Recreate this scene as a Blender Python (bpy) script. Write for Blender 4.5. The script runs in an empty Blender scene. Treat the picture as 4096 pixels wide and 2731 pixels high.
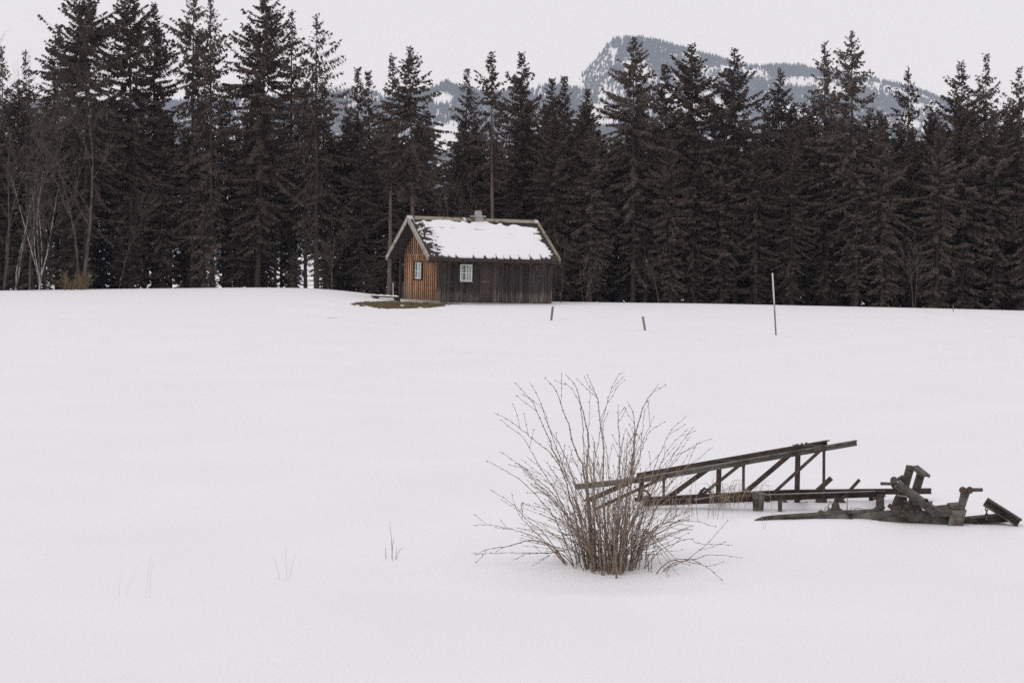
import bpy, math, random
import numpy as np
from mathutils import Vector, Matrix, Quaternion

R = math.radians
scene = bpy.context.scene
COL = scene.collection

# ------------------------------------------------------------------ camera, world, sun, exposure
F = 7396.0                       # focal length in photo pixels (65 mm on a 36 mm sensor, 4096 px wide)
CAM_Z = 3.0
PITCH = math.atan((1365.5 - 1080.0) / F)
cam_d = bpy.data.cameras.new("camera")
cam = bpy.data.objects.new("camera", cam_d); COL.objects.link(cam)
cam.location = (0, 0, CAM_Z); cam.rotation_euler = (math.pi / 2 - PITCH, 0, 0)
cam_d.lens = 65.0; cam_d.sensor_width = 36.0; cam_d.clip_start = 0.1; cam_d.clip_end = 30000
cam_d.dof.use_dof = True; cam_d.dof.focus_distance = 22.0; cam_d.dof.aperture_fstop = 9.0
scene.camera = cam

SUN_EL, SUN_AZ = R(50), R(-125)  # azimuth measured from +Y towards +X: behind the camera, to its left
world = bpy.data.worlds.new("World"); scene.world = world; world.use_nodes = True
wn, wl = world.node_tree.nodes, world.node_tree.links
bg = wn["Background"]; bg.inputs["Strength"].default_value = 0.1
sky = wn.new("ShaderNodeTexSky"); sky.sky_type = 'NISHITA'; sky.sun_disc = False
sky.sun_elevation = SUN_EL; sky.sun_rotation = SUN_AZ; sky.dust_density = 4.0; sky.altitude = 800
veil = wn.new("ShaderNodeMix"); veil.data_type = 'RGBA'      # an even overcast in front of the clear sky
veil.inputs[0].default_value = 0.93
wl.new(sky.outputs[0], veil.inputs[6]); veil.inputs[7].default_value = (8.35, 8.15, 8.45, 1)
wl.new(veil.outputs[2], bg.inputs["Color"])

sun_d = bpy.data.lights.new("sun", 'SUN'); sun = bpy.data.objects.new("sun", sun_d); COL.objects.link(sun)
sun_d.energy = 0.55; sun_d.angle = R(35); sun_d.color = (1.0, 0.97, 0.93)
sdir = Vector((math.sin(SUN_AZ) * math.cos(SUN_EL), math.cos(SUN_AZ) * math.cos(SUN_EL), math.sin(SUN_EL)))
sun.rotation_euler = sdir.to_track_quat('Z', 'Y').to_euler()
scene.view_settings.view_transform = 'Standard'; scene.view_settings.look = 'None'
scene.view_settings.exposure = 0.0; scene.view_settings.gamma = 1.0
scene.view_settings.use_curve_mapping = False
scene.render.engine = 'CYCLES'
scene.cycles.max_bounces = 5; scene.cycles.diffuse_bounces = 3; scene.cycles.volume_bounces = 4
scene.cycles.use_denoising = False      # keep the fine grain the photograph has

# ------------------------------------------------------------------ helpers
CP, SP = math.cos(PITCH), math.sin(PITCH)
def P(px, py, Y):
    """world point seen at photo pixel (px,py) at distance Y"""
    a = (px - 2048.0) / F; b = -(py - 1365.5) / F
    dy = CP + b * SP; dz = -SP + b * CP
    return Vector((a / dy * Y, Y, CAM_Z + dz / dy * Y))

def ss(a, b, x):
    t = np.clip((np.asarray(x, float) - a) / (b - a), 0, 1); return t * t * (3 - 2 * t)

class Noise:
    def __init__(s, seed):
        s.g = np.random.default_rng(seed).random((256, 256))
    def __call__(s, x, y):
        x = np.asarray(x, float); y = np.asarray(y, float)
        xi = np.floor(x).astype(int); yi = np.floor(y).astype(int)
        fx = x - xi; fy = y - yi; fx = fx * fx * (3 - 2 * fx); fy = fy * fy * (3 - 2 * fy)
        g = s.g
        a = g[xi % 256, yi % 256]; b = g[(xi + 1) % 256, yi % 256]
        c = g[xi % 256, (yi + 1) % 256]; d = g[(xi + 1) % 256, (yi + 1) % 256]
        return (a * (1 - fx) + b * fx) * (1 - fy) + (c * (1 - fx) + d * fx) * fy
    def fbm(s, x, y, o=4):
        t = 0; a = .5; n = 0
        for i in range(o):
            t = t + a * s(x * 2 ** i + 17 * i, y * 2 ** i + 5 * i); n += a; a *= .5
        return t / n
NZ = Noise(3); NZ2 = Noise(8)

def setp(o, label=None, cat=None, group=None, kind=None):
    if label: o["label"] = label
    if cat: o["category"] = cat
    if group: o["group"] = group
    if kind: o["kind"] = kind
    return o

def link(name, me, mat=None, parent=None):
    o = bpy.data.objects.new(name, me); COL.objects.link(o)
    if mat is not None and me is not None and not me.materials: me.materials.append(mat)
    if parent is not None: o.parent = parent
    return o

def empty(name, loc, label, cat, group=None):
    o = bpy.data.objects.new(name, None); COL.objects.link(o); o.location = loc; o.empty_display_size = .2
    bpy.context.view_layer.update() if False else None
    return setp(o, label, cat, group)

class MB:
    """collects faces; built as ONE mesh"""
    def __init__(s): s.v = []; s.f = []; s.sm = []
    def add(s, vs, fs, smooth=False):
        n = len(s.v); s.v.extend([tuple(p) for p in vs]); s.f.extend([tuple(i + n for i in f) for f in fs]); s.sm.extend([smooth] * len(fs)); return s
    def box(s, x0, y0, z0, x1, y1, z1):
        vs = [(x0,y0,z0),(x1,y0,z0),(x1,y1,z0),(x0,y1,z0),(x0,y0,z1),(x1,y0,z1),(x1,y1,z1),(x0,y1,z1)]
        return s.add(vs, [(0,3,2,1),(4,5,6,7),(0,1,5,4),(1,2,6,5),(2,3,7,6),(3,0,4,7)])
    def extrude(s, pts, vec):
        """closed polygon (any plane) swept along vec"""
        n = len(pts); vec = Vector(vec); a = [Vector(p) for p in pts]; b = [p + vec for p in a]
        return s.add(a + b, [tuple(range(n))[::-1], tuple(range(n, 2 * n))] + [(i, (i + 1) % n, (i + 1) % n + n, i + n) for i in range(n)])
    def beam(s, p0, p1, w, h, up=(0, 0, 1), prof='box', t=0.2):
        p0 = Vector(p0); p1 = Vector(p1); d = (p1 - p0).normalized(); up = Vector(up)
        sd = d.cross(up)
        if sd.length < 1e-4: sd = d.cross(Vector((0, 1, 0)))
        sd.normalize(); u = sd.cross(d).normalized()
        a, b = w / 2, h / 2
        if prof == 'box': q = [(-a,-b),(a,-b),(a,b),(-a,b)]
        elif prof == 'L':
            tt = min(w, h) * t; q = [(-a,-b),(a,-b),(a,-b+tt),(-a+tt,-b+tt),(-a+tt,b),(-a,b)]
        elif prof == 'LT':   # flange on top
            tt = min(w, h) * t; q = [(-a,b),(a,b),(a,b-tt),(-a+tt,b-tt),(-a+tt,-b),(-a,-b)][::-1]
        elif prof == 'U':    # channel, open towards +side
            tt = min(w, h) * t; q = [(-a,-b),(a,-b),(a,-b+tt),(-a+tt,-b+tt),(-a+tt,b-tt),(a,b-tt),(a,b),(-a,b)]
        elif prof == 'UO':   # channel, open towards -side
            tt = min(w, h) * t; q = [(a,b),(-a,b),(-a,b-tt),(a-tt,b-tt),(a-tt,-b+tt),(-a,-b+tt),(-a,-b),(a,-b)]
        elif prof == 'I':
            tt = h * .14; c = w * .1
            q = [(-a,-b),(a,-b),(a,-b+tt),(c,-b+tt),(c,b-tt),(a,b-tt),(a,b),(-a,b),(-a,b-tt),(-c,b-tt),(-c,-b+tt),(-a,-b+tt)]
        return s.extrude([p0 + sd * x + u * y for x, y in q], p1 - p0)
    def tube(s, pts, rad, n=6, cap=True, smooth=True):
        pts = [Vector(p) for p in pts]; N = len(pts)
        if not hasattr(rad, '__len__'): rad = [rad] * N
        vs = []; ref = None
        for i in range(N):
            d = (pts[min(i + 1, N - 1)] - pts[max(i - 1, 0)])
            d = d.normalized() if d.length > 1e-9 else Vector((0, 0, 1))
            if ref is None: ref = Vector((1, 0, 0)) if abs(d.x) < .8 else Vector((0, 1, 0))
            a = d.cross(ref).normalized(); b = d.cross(a).normalized(); ref = -d.cross(a) if False else ref
            for k in range(n):
                t = 2 * math.pi * k / n
                vs.append(pts[i] + (a * math.cos(t) + b * math.sin(t)) * rad[i])
        fs = [(i*n+k, i*n+(k+1)%n, (i+1)*n+(k+1)%n, (i+1)*n+k) for i in range(N-1) for k in range(n)]
        s.add(vs, fs, smooth)
        if cap: s.add([vs[k] for k in range(n)], [tuple(range(n))[::-1]]); s.add(vs[-n:], [tuple(range(n))])
        return s
    def mesh(s, name):
        me = bpy.data.meshes.new(name); me.from_pydata(s.v, [], s.f)
        if any(s.sm): me.polygons.foreach_set("use_smooth", s.sm)
        me.update(); return me
    def build(s, name, mat, parent=None, **kw):
        return setp(link(name, s.mesh(name), mat, parent), **kw)

def tri_mesh(name, V, Fc, smooth=False):
    """V (n,3), Fc (m,3|4) numpy -> mesh"""
    me = bpy.data.meshes.new(name); V = np.ascontiguousarray(V, np.float32); Fc = np.ascontiguousarray(Fc, np.int32)
    k = Fc.shape[1]
    me.vertices.add(len(V)); me.vertices.foreach_set("co", V.ravel())
    me.loops.add(Fc.size); me.loops.foreach_set("vertex_index", Fc.ravel())
    me.polygons.add(len(Fc)); me.polygons.foreach_set("loop_start", np.arange(0, Fc.size, k, dtype=np.int32))
    me.update(calc_edges=True)
    if smooth: me.polygons.foreach_set("use_smooth", np.ones(len(Fc), bool))
    return me

def grid_faces(nx, ny):
    i = np.arange(nx - 1)[None, :] + np.arange(ny - 1)[:, None] * nx
    return np.stack([i, i + 1, i + nx + 1, i + nx], -1).reshape(-1, 4)

# ------------------------------------------------------------------ materials
def new_mat(name):
    m = bpy.data.materials.new(name); m.use_nodes = True; nt = m.node_tree
    return m, nt, nt.nodes, nt.links, nt.nodes["Principled BSDF"]

def mat(name, c1, c2=None, scale=8.0, rough=.85, stretch=(1, 1, 1), bump=0.0, bscale=None, rnd=0.0, detail=6, lo=.35, hi=.65,
        coords='Object', metallic=0.0, spec=.3, c3=None, s3=2.0, f3=(.55, .7)):
    m, nt, N, L, bs = new_mat(name)
    bs.inputs["Roughness"].default_value = rough; bs.inputs["Metallic"].default_value = metallic
    bs.inputs["Specular IOR Level"].default_value = spec
    tc = N.new("ShaderNodeTexCoord"); mp = N.new("ShaderNodeMapping"); mp.inputs["Scale"].default_value = stretch
    src = tc.outputs[coords]
    if rnd > 0 or True:
        oi = N.new("ShaderNodeObjectInfo"); vm = N.new("ShaderNodeVectorMath"); vm.operation = 'ADD'
        vs = N.new("ShaderNodeVectorMath"); vs.operation = 'SCALE'; vs.inputs[0].default_value = (37, 53, 71)
        L.new(oi.outputs["Random"], vs.inputs["Scale"]); L.new(src, vm.inputs[0]); L.new(vs.outputs[0], vm.inputs[1])
        src = vm.outputs[0]
    L.new(src, mp.inputs[0])
    nz = N.new("ShaderNodeTexNoise"); nz.inputs["Scale"].default_value = scale; nz.inputs["Detail"].default_value = detail
    L.new(mp.outputs[0], nz.inputs["Vector"])
    rp = N.new("ShaderNodeValToRGB"); rp.color_ramp.elements[0].position = lo; rp.color_ramp.elements[1].position = hi
    rp.color_ramp.elements[0].color = (*c1, 1); rp.color_ramp.elements[1].color = (*(c2 or c1), 1)
    L.new(nz.outputs["Fac"], rp.inputs[0]); out = rp.outputs[0]
    if c3:
        n3 = N.new("ShaderNodeTexNoise"); n3.inputs["Scale"].default_value = s3; n3.inputs["Detail"].default_value = 4
        L.new(src, n3.inputs["Vector"])
        mr = N.new("ShaderNodeMapRange"); mr.inputs[1].default_value = f3[0]; mr.inputs[2].default_value = f3[1]
        L.new(n3.outputs["Fac"], mr.inputs[0])
        mx = N.new("ShaderNodeMix"); mx.data_type = 'RGBA'; L.new(mr.outputs[0], mx.inputs[0]); L.new(out, mx.inputs[6])
        mx.inputs[7].default_value = (*c3, 1); out = mx.outputs[2]
    if rnd > 0:
        hs = N.new("ShaderNodeHueSaturation"); mr = N.new("ShaderNodeMapRange")
        mr.inputs[3].default_value = 1 - rnd; mr.inputs[4].default_value = 1 + rnd
        L.new(oi.outputs["Random"], mr.inputs[0]); L.new(mr.outputs[0], hs.inputs["Value"]); L.new(out, hs.inputs["Color"]); out = hs.outputs[0]
    L.new(out, bs.inputs["Base Color"])
    if bump > 0:
        b = N.new("ShaderNodeBump"); b.inputs["Strength"].default_value = bump; b.inputs["Distance"].default_value = .01
        n2 = N.new("ShaderNodeTexNoise"); n2.inputs["Scale"].default_value = bscale or scale * 2; n2.inputs["Detail"].default_value = 5
        L.new(mp.outputs[0], n2.inputs["Vector"]); L.new(n2.outputs["Fac"], b.inputs["Height"]); L.new(b.outputs[0], bs.inputs["Normal"])
    return m

def snow_mat():
    m, nt, N, L, bs = new_mat("snow")
    bs.inputs["Roughness"].default_value = .7; bs.inputs["Specular IOR Level"].default_value = .15
    tc = N.new("ShaderNodeTexCoord")
    nz = N.new("ShaderNodeTexNoise"); nz.inputs["Scale"].default_value = .35; nz.inputs["Detail"].default_value = 6
    L.new(tc.outputs["Object"], nz.inputs["Vector"])
    rp = N.new("ShaderNodeValToRGB"); rp.color_ramp.elements[0].position = .3; rp.color_ramp.elements[1].position = .7
    rp.color_ramp.elements[0].color = (.835, .83, .845, 1); rp.color_ramp.elements[1].color = (.87, .862, .875, 1)
    L.new(nz.outputs["Fac"], rp.inputs[0]); g1 = N.new("ShaderNodeTexNoise"); g1.inputs["Scale"].default_value = 45; g1.inputs["Detail"].default_value = 3; L.new(tc.outputs["Object"], g1.inputs["Vector"])
    gm = N.new("ShaderNodeMapRange"); gm.inputs[1].default_value = .3; gm.inputs[2].default_value = .7; gm.inputs[3].default_value = .955; gm.inputs[4].default_value = 1.035; L.new(g1.outputs["Fac"], gm.inputs[0])
    gh = N.new("ShaderNodeHueSaturation"); L.new(gm.outputs[0], gh.inputs["Value"]); L.new(rp.outputs[0], gh.inputs["Color"]); L.new(gh.outputs[0], bs.inputs["Base Color"])
    n2 = N.new("ShaderNodeTexNoise"); n2.inputs["Scale"].default_value = 14; n2.inputs["Detail"].default_value = 8; n2.inputs["Roughness"].default_value = .7
    L.new(tc.outputs["Object"], n2.inputs["Vector"])
    b = N.new("ShaderNodeBump"); b.inputs["Strength"].default_value = .35; b.inputs["Distance"].default_value = .02
    L.new(n2.outputs["Fac"], b.inputs["Height"]); L.new(b.outputs[0], bs.inputs["Normal"])
    return m
M_SNOW = snow_mat()

def wood_wall(name, top, mid, low, dark, h, rnd=.25):
    """vertical boards: weathered mid, browner under the eaves, bleached at the foot"""
    m, nt, N, L, bs = new_mat(name)
    bs.inputs["Roughness"].default_value = .9; bs.inputs["Specular IOR Level"].default_value = .15
    tc = N.new("ShaderNodeTexCoord"); oi = N.new("ShaderNodeObjectInfo")
    sx = N.new("ShaderNodeSeparateXYZ"); L.new(tc.outputs["Object"], sx.inputs[0])
    vs = N.new("ShaderNodeVectorMath"); vs.operation = 'SCALE'; vs.inputs[0].default_value = (31, 57, 43)
    va = N.new("ShaderNodeVectorMath"); va.operation = 'ADD'
    L.new(oi.outputs["Random"], vs.inputs["Scale"]); L.new(tc.outputs["Object"], va.inputs[0]); L.new(vs.outputs[0], va.inputs[1])
    mp = N.new("ShaderNodeMapping"); mp.inputs["Scale"].default_value = (22, 22, 1.2); L.new(va.outputs[0], mp.inputs[0])
    nz = N.new("ShaderNodeTexNoise"); nz.inputs["Scale"].default_value = 1.0; nz.inputs["Detail"].default_value = 7; L.new(mp.outputs[0], nz.inputs["Vector"])
    n2 = N.new("ShaderNodeTexNoise"); n2.inputs["Scale"].default_value = 1.1; n2.inputs["Detail"].default_value = 3; L.new(va.outputs[0], n2.inputs["Vector"])
    ad = N.new("ShaderNodeMath"); ad.operation = 'MULTIPLY_ADD'; L.new(n2.outputs["Fac"], ad.inputs[0]); ad.inputs[1].default_value = .9
    L.new(sx.outputs["Z"], ad.inputs[2])
    mr = N.new("ShaderNodeMapRange"); mr.inputs[1].default_value = .45; mr.inputs[2].default_value = h + .45; L.new(ad.outputs[0], mr.inputs[0])
    rp = N.new("ShaderNodeValToRGB"); cr = rp.color_ramp
    cr.elements[0].position = 0; cr.elements[0].color = (*low, 1); cr.elements[1].position = 1; cr.elements[1].color = (*top, 1)
    e = cr.elements.new(.14); e.color = (*low, 1); e = cr.elements.new(.24); e.color = (*mid, 1)
    e = cr.elements.new(.72); e.color = (*mid, 1); e = cr.elements.new(.92); e.color = (*top, 1)
    L.new(mr.outputs[0], rp.inputs[0])
    g = N.new("ShaderNodeMapRange"); g.inputs[1].default_value = .38; g.inputs[2].default_value = .6; L.new(nz.outputs["Fac"], g.inputs[0])
    mx = N.new("ShaderNodeMix"); mx.data_type = 'RGBA'; L.new(g.outputs[0], mx.inputs[0]); mx.inputs[6].default_value = (*dark, 1); L.new(rp.outputs[0], mx.inputs[7])
    hs = N.new("ShaderNodeHueSaturation"); r2 = N.new("ShaderNodeMapRange"); r2.inputs[3].default_value = 1 - rnd; r2.inputs[4].default_value = 1 + rnd
    L.new(oi.outputs["Random"], r2.inputs[0]); L.new(r2.outputs[0], hs.inputs["Value"]); L.new(mx.outputs[2], hs.inputs["Color"])
    L.new(hs.outputs[0], bs.inputs["Base Color"])
    b = N.new("ShaderNodeBump"); b.inputs["Strength"].default_value = .4; b.inputs["Distance"].default_value = .01
    L.new(nz.outputs["Fac"], b.inputs["Height"]); L.new(b.outputs[0], bs.inputs["Normal"])
    return m

M_NEEDLE = mat("spruce_needles", (.081, .061, .052), (.107, .084, .070), scale=.5, rough=1, spec=.05, rnd=.18)
M_NEEDLE2 = mat("spruce_needles_grey", (.083, .064, .056), (.110, .088, .075), scale=.5, rough=1, spec=.05, rnd=.18)
M_BARK = mat("spruce_bark", (.046, .037, .032), (.072, .058, .049), scale=6, stretch=(1, 1, .25), rough=1, spec=.05, rnd=.2)
M_BARKP = mat("pale_pine_bark", (.12, .094, .080), (.20, .158, .134), scale=6, stretch=(1, 1, .25), rough=1, spec=.05)
M_BIRCH = mat("birch_bark", (.08, .068, .062), (.34, .325, .31), scale=3.5, stretch=(1, 1, .6), rough=.9, lo=.42, hi=.56)
M_BARE = mat("bare_wood_bark", (.058, .048, .041), (.125, .105, .09), scale=3, rough=1, spec=.05)
M_TWIG = mat("bush_bark", (.16, .120, .093), (.31, .243, .19), scale=14, rough=.9, rnd=.25, spec=.15)
M_DRY = mat("dry_grass", (.26, .20, .14), (.40, .32, .23), scale=10, rough=1, rnd=.25)
M_RUST = mat("rusty_steel", (.050, .039, .034), (.095, .073, .062), scale=9, rough=.9, c3=(.125, .075, .052), s3=5, f3=(.58, .72), bump=.5, bscale=60, rnd=.15, spec=.2)
M_PAINT = mat("faded_green_paint", (.11, .107, .093), (.175, .172, .150), scale=7, rough=.75, c3=(.075, .048, .036), s3=6, f3=(.52, .64), bump=.35, bscale=60, rnd=.15, spec=.25)
M_PAINTD = mat("grimy_green_paint", (.068, .065, .056), (.12, .115, .098), scale=9, rough=.85, c3=(.062, .045, .037), s3=7, f3=(.46, .6), bump=.4, bscale=60, rnd=.15, spec=.2)
M_BOARD = wood_wall("gable_boards", (.052, .026, .015), (.060, .030, .018), (.07, .042, .03), (.034, .018, .012), 2.4, .18)
M_BATTEN = wood_wall("gable_battens", (.40, .205, .10), (.55, .325, .19), (.36, .235, .16), (.30, .16, .085), 2.4, .34)
M_PLANK = wood_wall("side_planks", (.24, .13, .072), (.066, .054, .050), (.17, .14, .117), (.032, .027, .025), 2.55, .42)
M_TRIM = mat("weathered_trim", (.26, .225, .19), (.46, .43, .39), scale=4, stretch=(1, 4, 4), rough=.95, c3=(.20, .16, .10), s3=2.2, rnd=.1)
M_RIDGE = mat("ridge_board", (.24, .195, .145), (.36, .31, .25), scale=5, stretch=(.4, 4, 4), rough=.95, c3=(.14, .115, .07), s3=2.5, f3=(.5, .65))
M_DARKWOOD = mat("dark_wood", (.035, .026, .023), (.065, .048, .042), scale=6, stretch=(4, 1, 4), rough=.95)
M_DOOR = mat("door_wood", (.050, .034, .030), (.075, .050, .042), scale=5, stretch=(6, 6, .6), rough=.85)
M_TILE = mat("mossy_tile", (.035, .031, .026), (.075, .068, .052), scale=6, rough=.95, c3=(.075, .068, .040), s3=3, rnd=.25)
M_WHITE = mat("white_paint", (.74, .74, .73), (.82, .82, .81), scale=5, rough=.6)
M_CURT = mat("curtain_cloth", (.50, .52, .51), (.70, .72, .70), scale=3, stretch=(14, 14, .5), rough=1)
M_CONC = mat("concrete", (.28, .26, .235), (.42, .40, .37), scale=5, rough=.95)
M_ZINC = mat("zinc_sheet", (.50, .51, .52), (.62, .63, .64), scale=4, rough=.55, metallic=.3)
M_GUTTER = mat("gutter_sheet", (.05, .036, .03), (.10, .075, .06), scale=4, rough=.7)
M_POST = mat("weathered_post", (.12, .10, .08), (.25, .22, .18), scale=4, stretch=(5, 5, .6), rough=1)
M_POSTG = mat("green_grey_post", (.14, .145, .11), (.27, .275, .22), scale=4, stretch=(5, 5, .6), rough=1)
M_SOIL = mat("winter_turf", (.085, .062, .034), (.155, .118, .066), scale=2.0, rough=1, c3=(.075, .052, .030), s3=1.2)
M_TURF = mat("turf_blades", (.13, .095, .048), (.22, .165, .085), scale=3, rough=1)
M_YELLOW = mat("yellow_shrub_twigs", (.13, .092, .048), (.215, .155, .085), scale=3, rough=1)
M_FAR = mat("far_forest_needles", (.030, .032, .030), (.055, .056, .052), scale=.01, rough=1, spec=.05)

def glass_mat():
    m, nt, N, L, bs = new_mat("window_glass")
    bs.inputs["Base Color"].default_value = (.9, .95, .95, 1); bs.inputs["Roughness"].default_value = .05
    bs.inputs["Transmission Weight"].default_value = 1.0; bs.inputs["IOR"].default_value = 1.02
    return m
M_GLASS = glass_mat()
def pole_mat():
    m, nt, N, L, bs = new_mat("marker_pole")
    tc = N.new("ShaderNodeTexCoord"); sx = N.new("ShaderNodeSeparateXYZ"); L.new(tc.outputs["Object"], sx.inputs[0])
    nz = N.new("ShaderNodeTexNoise"); nz.inputs["Scale"].default_value = 4; L.new(tc.outputs["Object"], nz.inputs["Vector"])
    ad = N.new("ShaderNodeMath"); ad.operation = 'MULTIPLY_ADD'; L.new(nz.outputs["Fac"], ad.inputs[0]); ad.inputs[1].default_value = .5; L.new(sx.outputs["Z"], ad.inputs[2])
    mr = N.new("ShaderNodeMapRange"); mr.inputs[1].default_value = .2; mr.inputs[2].default_value = 2.7; L.new(ad.outputs[0], mr.inputs[0])
    rp = N.new("ShaderNodeValToRGB"); cr = rp.color_ramp; cr.elements[0].color = (.23, .16, .12, 1); cr.elements[1].color = (.66, .63, .58, 1)
    e = cr.elements.new(.2); e.color = (.20, .16, .14, 1); e = cr.elements.new(.38); e.color = (.16, .14, .15, 1); e = cr.elements.new(.58); e.color = (.56, .54, .50, 1)
    L.new(mr.outputs[0], rp.inputs[0]); L.new(rp.outputs[0], bs.inputs["Base Color"]); bs.inputs["Roughness"].default_value = .8
    return m
M_POLE = pole_mat()

# ------------------------------------------------------------------ the snowfield
_cp = [(-3000, 1172), (-600, 1178), (0, 1175), (400, 1169), (1000, 1163), (1250, 1165), (1450, 1182), (1600, 1204), (1900, 1212),
       (2200, 1217), (2800, 1223), (3200, 1231), (3700, 1241), (4100, 1251), (5000, 1266), (8000, 1290)]
_cx = [(a - 2048) / F * 98 for a, b in _cp]; _cz = [P(a, b, 98).z for a, b in _cp]
def G(x, y):
    x = np.asarray(x, float); y = np.asarray(y, float)
    xs = x * 98 / np.maximum(y, 30)
    c = (np.interp(xs - 1.2, _cx, _cz) + 2 * np.interp(xs, _cx, _cz) + np.interp(xs + 1.2, _cx, _cz)) / 4
    z = .2 * ss(19.5, 26, y)
    s = np.clip((y - 25) / 73.0, 0, 1.0)
    z = z + (c - .2) * s ** 1.4 + np.where(y > 98, (c - .2) * 1.4 / 73 * (y - 98) - .0024 * (np.minimum(y, 125) - 98) ** 2 * 1.0, 0) * (y < 1e9)
    # behind the crest the field falls away to the valley floor
    far = ss(112, 190, y); z = z * (1 - far) + (-4.0 + .4 * NZ.fbm(x / 40, y / 40) - .004 * np.minimum(y, 900)) * far
    # drifts
    near = 1 - ss(45, 90, y)
    z = z + near * (.03 * (NZ.fbm(x / 5.0 + 3.3, y / 6.5) - .5) + .016 * (NZ2.fbm(x / .9, y / 1.3) - .5))
    z = z + (1 - near) * .03 * (NZ.fbm(x / 14.0, y / 18.0) - .5) * (y < 200)
    # hollow round the bush, snow banked against the machines
    bx, by = 1.0, 17.95
    d = np.hypot((x - bx) / 1.1, (y - by) / .8); z = z - .10 * np.exp(-d * d) + .03 * np.exp(-((d - 1.35) / .35) ** 2)
    m = np.exp(-((x - 3.2) / 1.3) ** 2 - ((y - 22.25) / .42) ** 2); z = z - .0 * m
    m = np.exp(-((x - 4.0) / 1.7) ** 2 - ((y - 22.7) / .7) ** 2); z = z - .055 * m
    m = np.exp(-((x - 3.45) / 1.25) ** 2 - ((y - 21.35) / .45) ** 2); z = z + .085 * m * (.8 + .4 * NZ2.fbm(x / .5, y / .5))
    m = np.exp(-((x - 1.2) / .5) ** 2 - ((y - 22.5) / .8) ** 2); z = z - .05 * m
    return z
def Gz(x, y): return float(G(x, y))
def hit(px, py, y0=10.0, y1=150.0):
    Y = y0 * (y1 / y0) ** (np.arange(4000) / 4000.0)
    a = (px - 2048.0) / F; b = -(py - 1365.5) / F; dy = CP + b * SP; dz = -SP + b * CP
    k = np.nonzero(CAM_Z + dz / dy * Y <= G(a / dy * Y, Y))[0]
    return P(px, py, float(Y[k[0]]) if len(k) else y1)

def axis(*segs):
    out = []
    for a, b, st in segs:
        out.append(np.linspace(a, b, max(2, int(round(abs(b - a) / st)) + 1))[:-1])
    out.append(np.array([segs[-1][1]])); return np.unique(np.concatenate(out))
def build_ground():
    ys = axis((-60, 8, 6), (8, 27, .16), (27, 60, .8), (60, 135, .6), (135, 220, 4), (220, 1000, 40), (1000, 9000, 400))
    xs = axis((-2600, -200, 150), (-200, -45, 8), (-45, -7, .9), (-7, 8, .14), (8, 45, .9), (45, 200, 8), (200, 2600, 150))
    X, Y = np.meshgrid(xs, ys); Z = G(X, Y)
    V = np.stack([X, Y, Z], -1).reshape(-1, 3)
    o = link("snow_field", tri_mesh("snow_field", V, grid_faces(len(xs), len(ys)), True), M_SNOW)
    setp(o, "smooth snow field rising to a low crest", None, kind="structure")
build_ground()

# ------------------------------------------------------------------ distant mountain, wooded ridge
def skyline(pts, D):
    return np.array([P(a, b, D).x for a, b in pts]), np.array([P(a, b, D).z for a, b in pts])
def hill(name, pts, D, foot, x0, x1, step, seed, rough, label):
    sx, sz = skyline(pts, D); nz = Noise(seed)
    def H(x, y):
        t = np.clip((y - foot) / (D - foot), 0, 1.25); w = ss(0, 1, np.minimum(t, 1)) * .35 + .65 * np.minimum(t, 1) ** 1.15
        r = np.interp(x * (.55 + .45 * np.minimum(t, 1)) / (.55 + .45) if False else x, sx, sz)
        n = (nz.fbm(x / 260, y / 420) - .5) * rough + (nz.fbm(x / 70, y / 110, 3) - .5) * rough * .35
        return -8 + (r + 8) * w + n * np.sin(np.clip(t, 0, 1) * math.pi) - np.maximum(t - 1, 0) * (r + 60) * 1.6
    xs = np.arange(x0, x1 + 1, step); ys = np.concatenate([np.arange(foot - 100, D, step * 1.6), np.linspace(D, D * 1.12, 6)])
    X, Y = np.meshgrid(xs, ys); V = np.stack([X, Y, H(X, Y)], -1).reshape(-1, 3)
    o = link(name, tri_mesh(name, V, grid_faces(len(xs), len(ys)), True), M_SNOW); setp(o, label, kind="structure")
    return H
def forest(name, label, H, n, D, foot, x0, x1, h, dens, seed):
    rng = np.random.default_rng(seed)
    x = rng.uniform(x0, x1, n); y = foot + (D * 1.015 - foot) * rng.random(n) ** .8; z = H(x, y)
    b = 1 / y
    px = 2048 + x * F / y; py = 1080 - (z - CAM_Z) * F / y
    keep = rng.random(n) < dens(px, py, x, y); x, y, z = x[keep], y[keep], z[keep]; n = len(x)
    hh = h * rng.uniform(.55, 1.25, n); r = hh * rng.uniform(.17, .26, n); k = 5
    a = (np.arange(k) / k * 2 * math.pi)[None, :] + rng.uniform(0, 6, n)[:, None]
    lo = np.stack([x[:, None] + r[:, None] * np.cos(a), y[:, None] + r[:, None] * np.sin(a), np.repeat((z + .02 * hh)[:, None], k, 1)], -1)
    top = np.stack([x, y, z + hh], -1)[:, None, :]
    V = np.concatenate([lo, top], 1).reshape(-1, 3); base = np.arange(n)[:, None] * (k + 1)
    Fc = np.stack([base + np.arange(k)[None, :], base + (np.arange(k)[None, :] + 1) % k, np.repeat(base + k, k, 1)], -1).reshape(-1, 3)
    o = link(name, tri_mesh(name, V, Fc), M_FAR); setp(o, label, "forest", kind="stuff")

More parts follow.
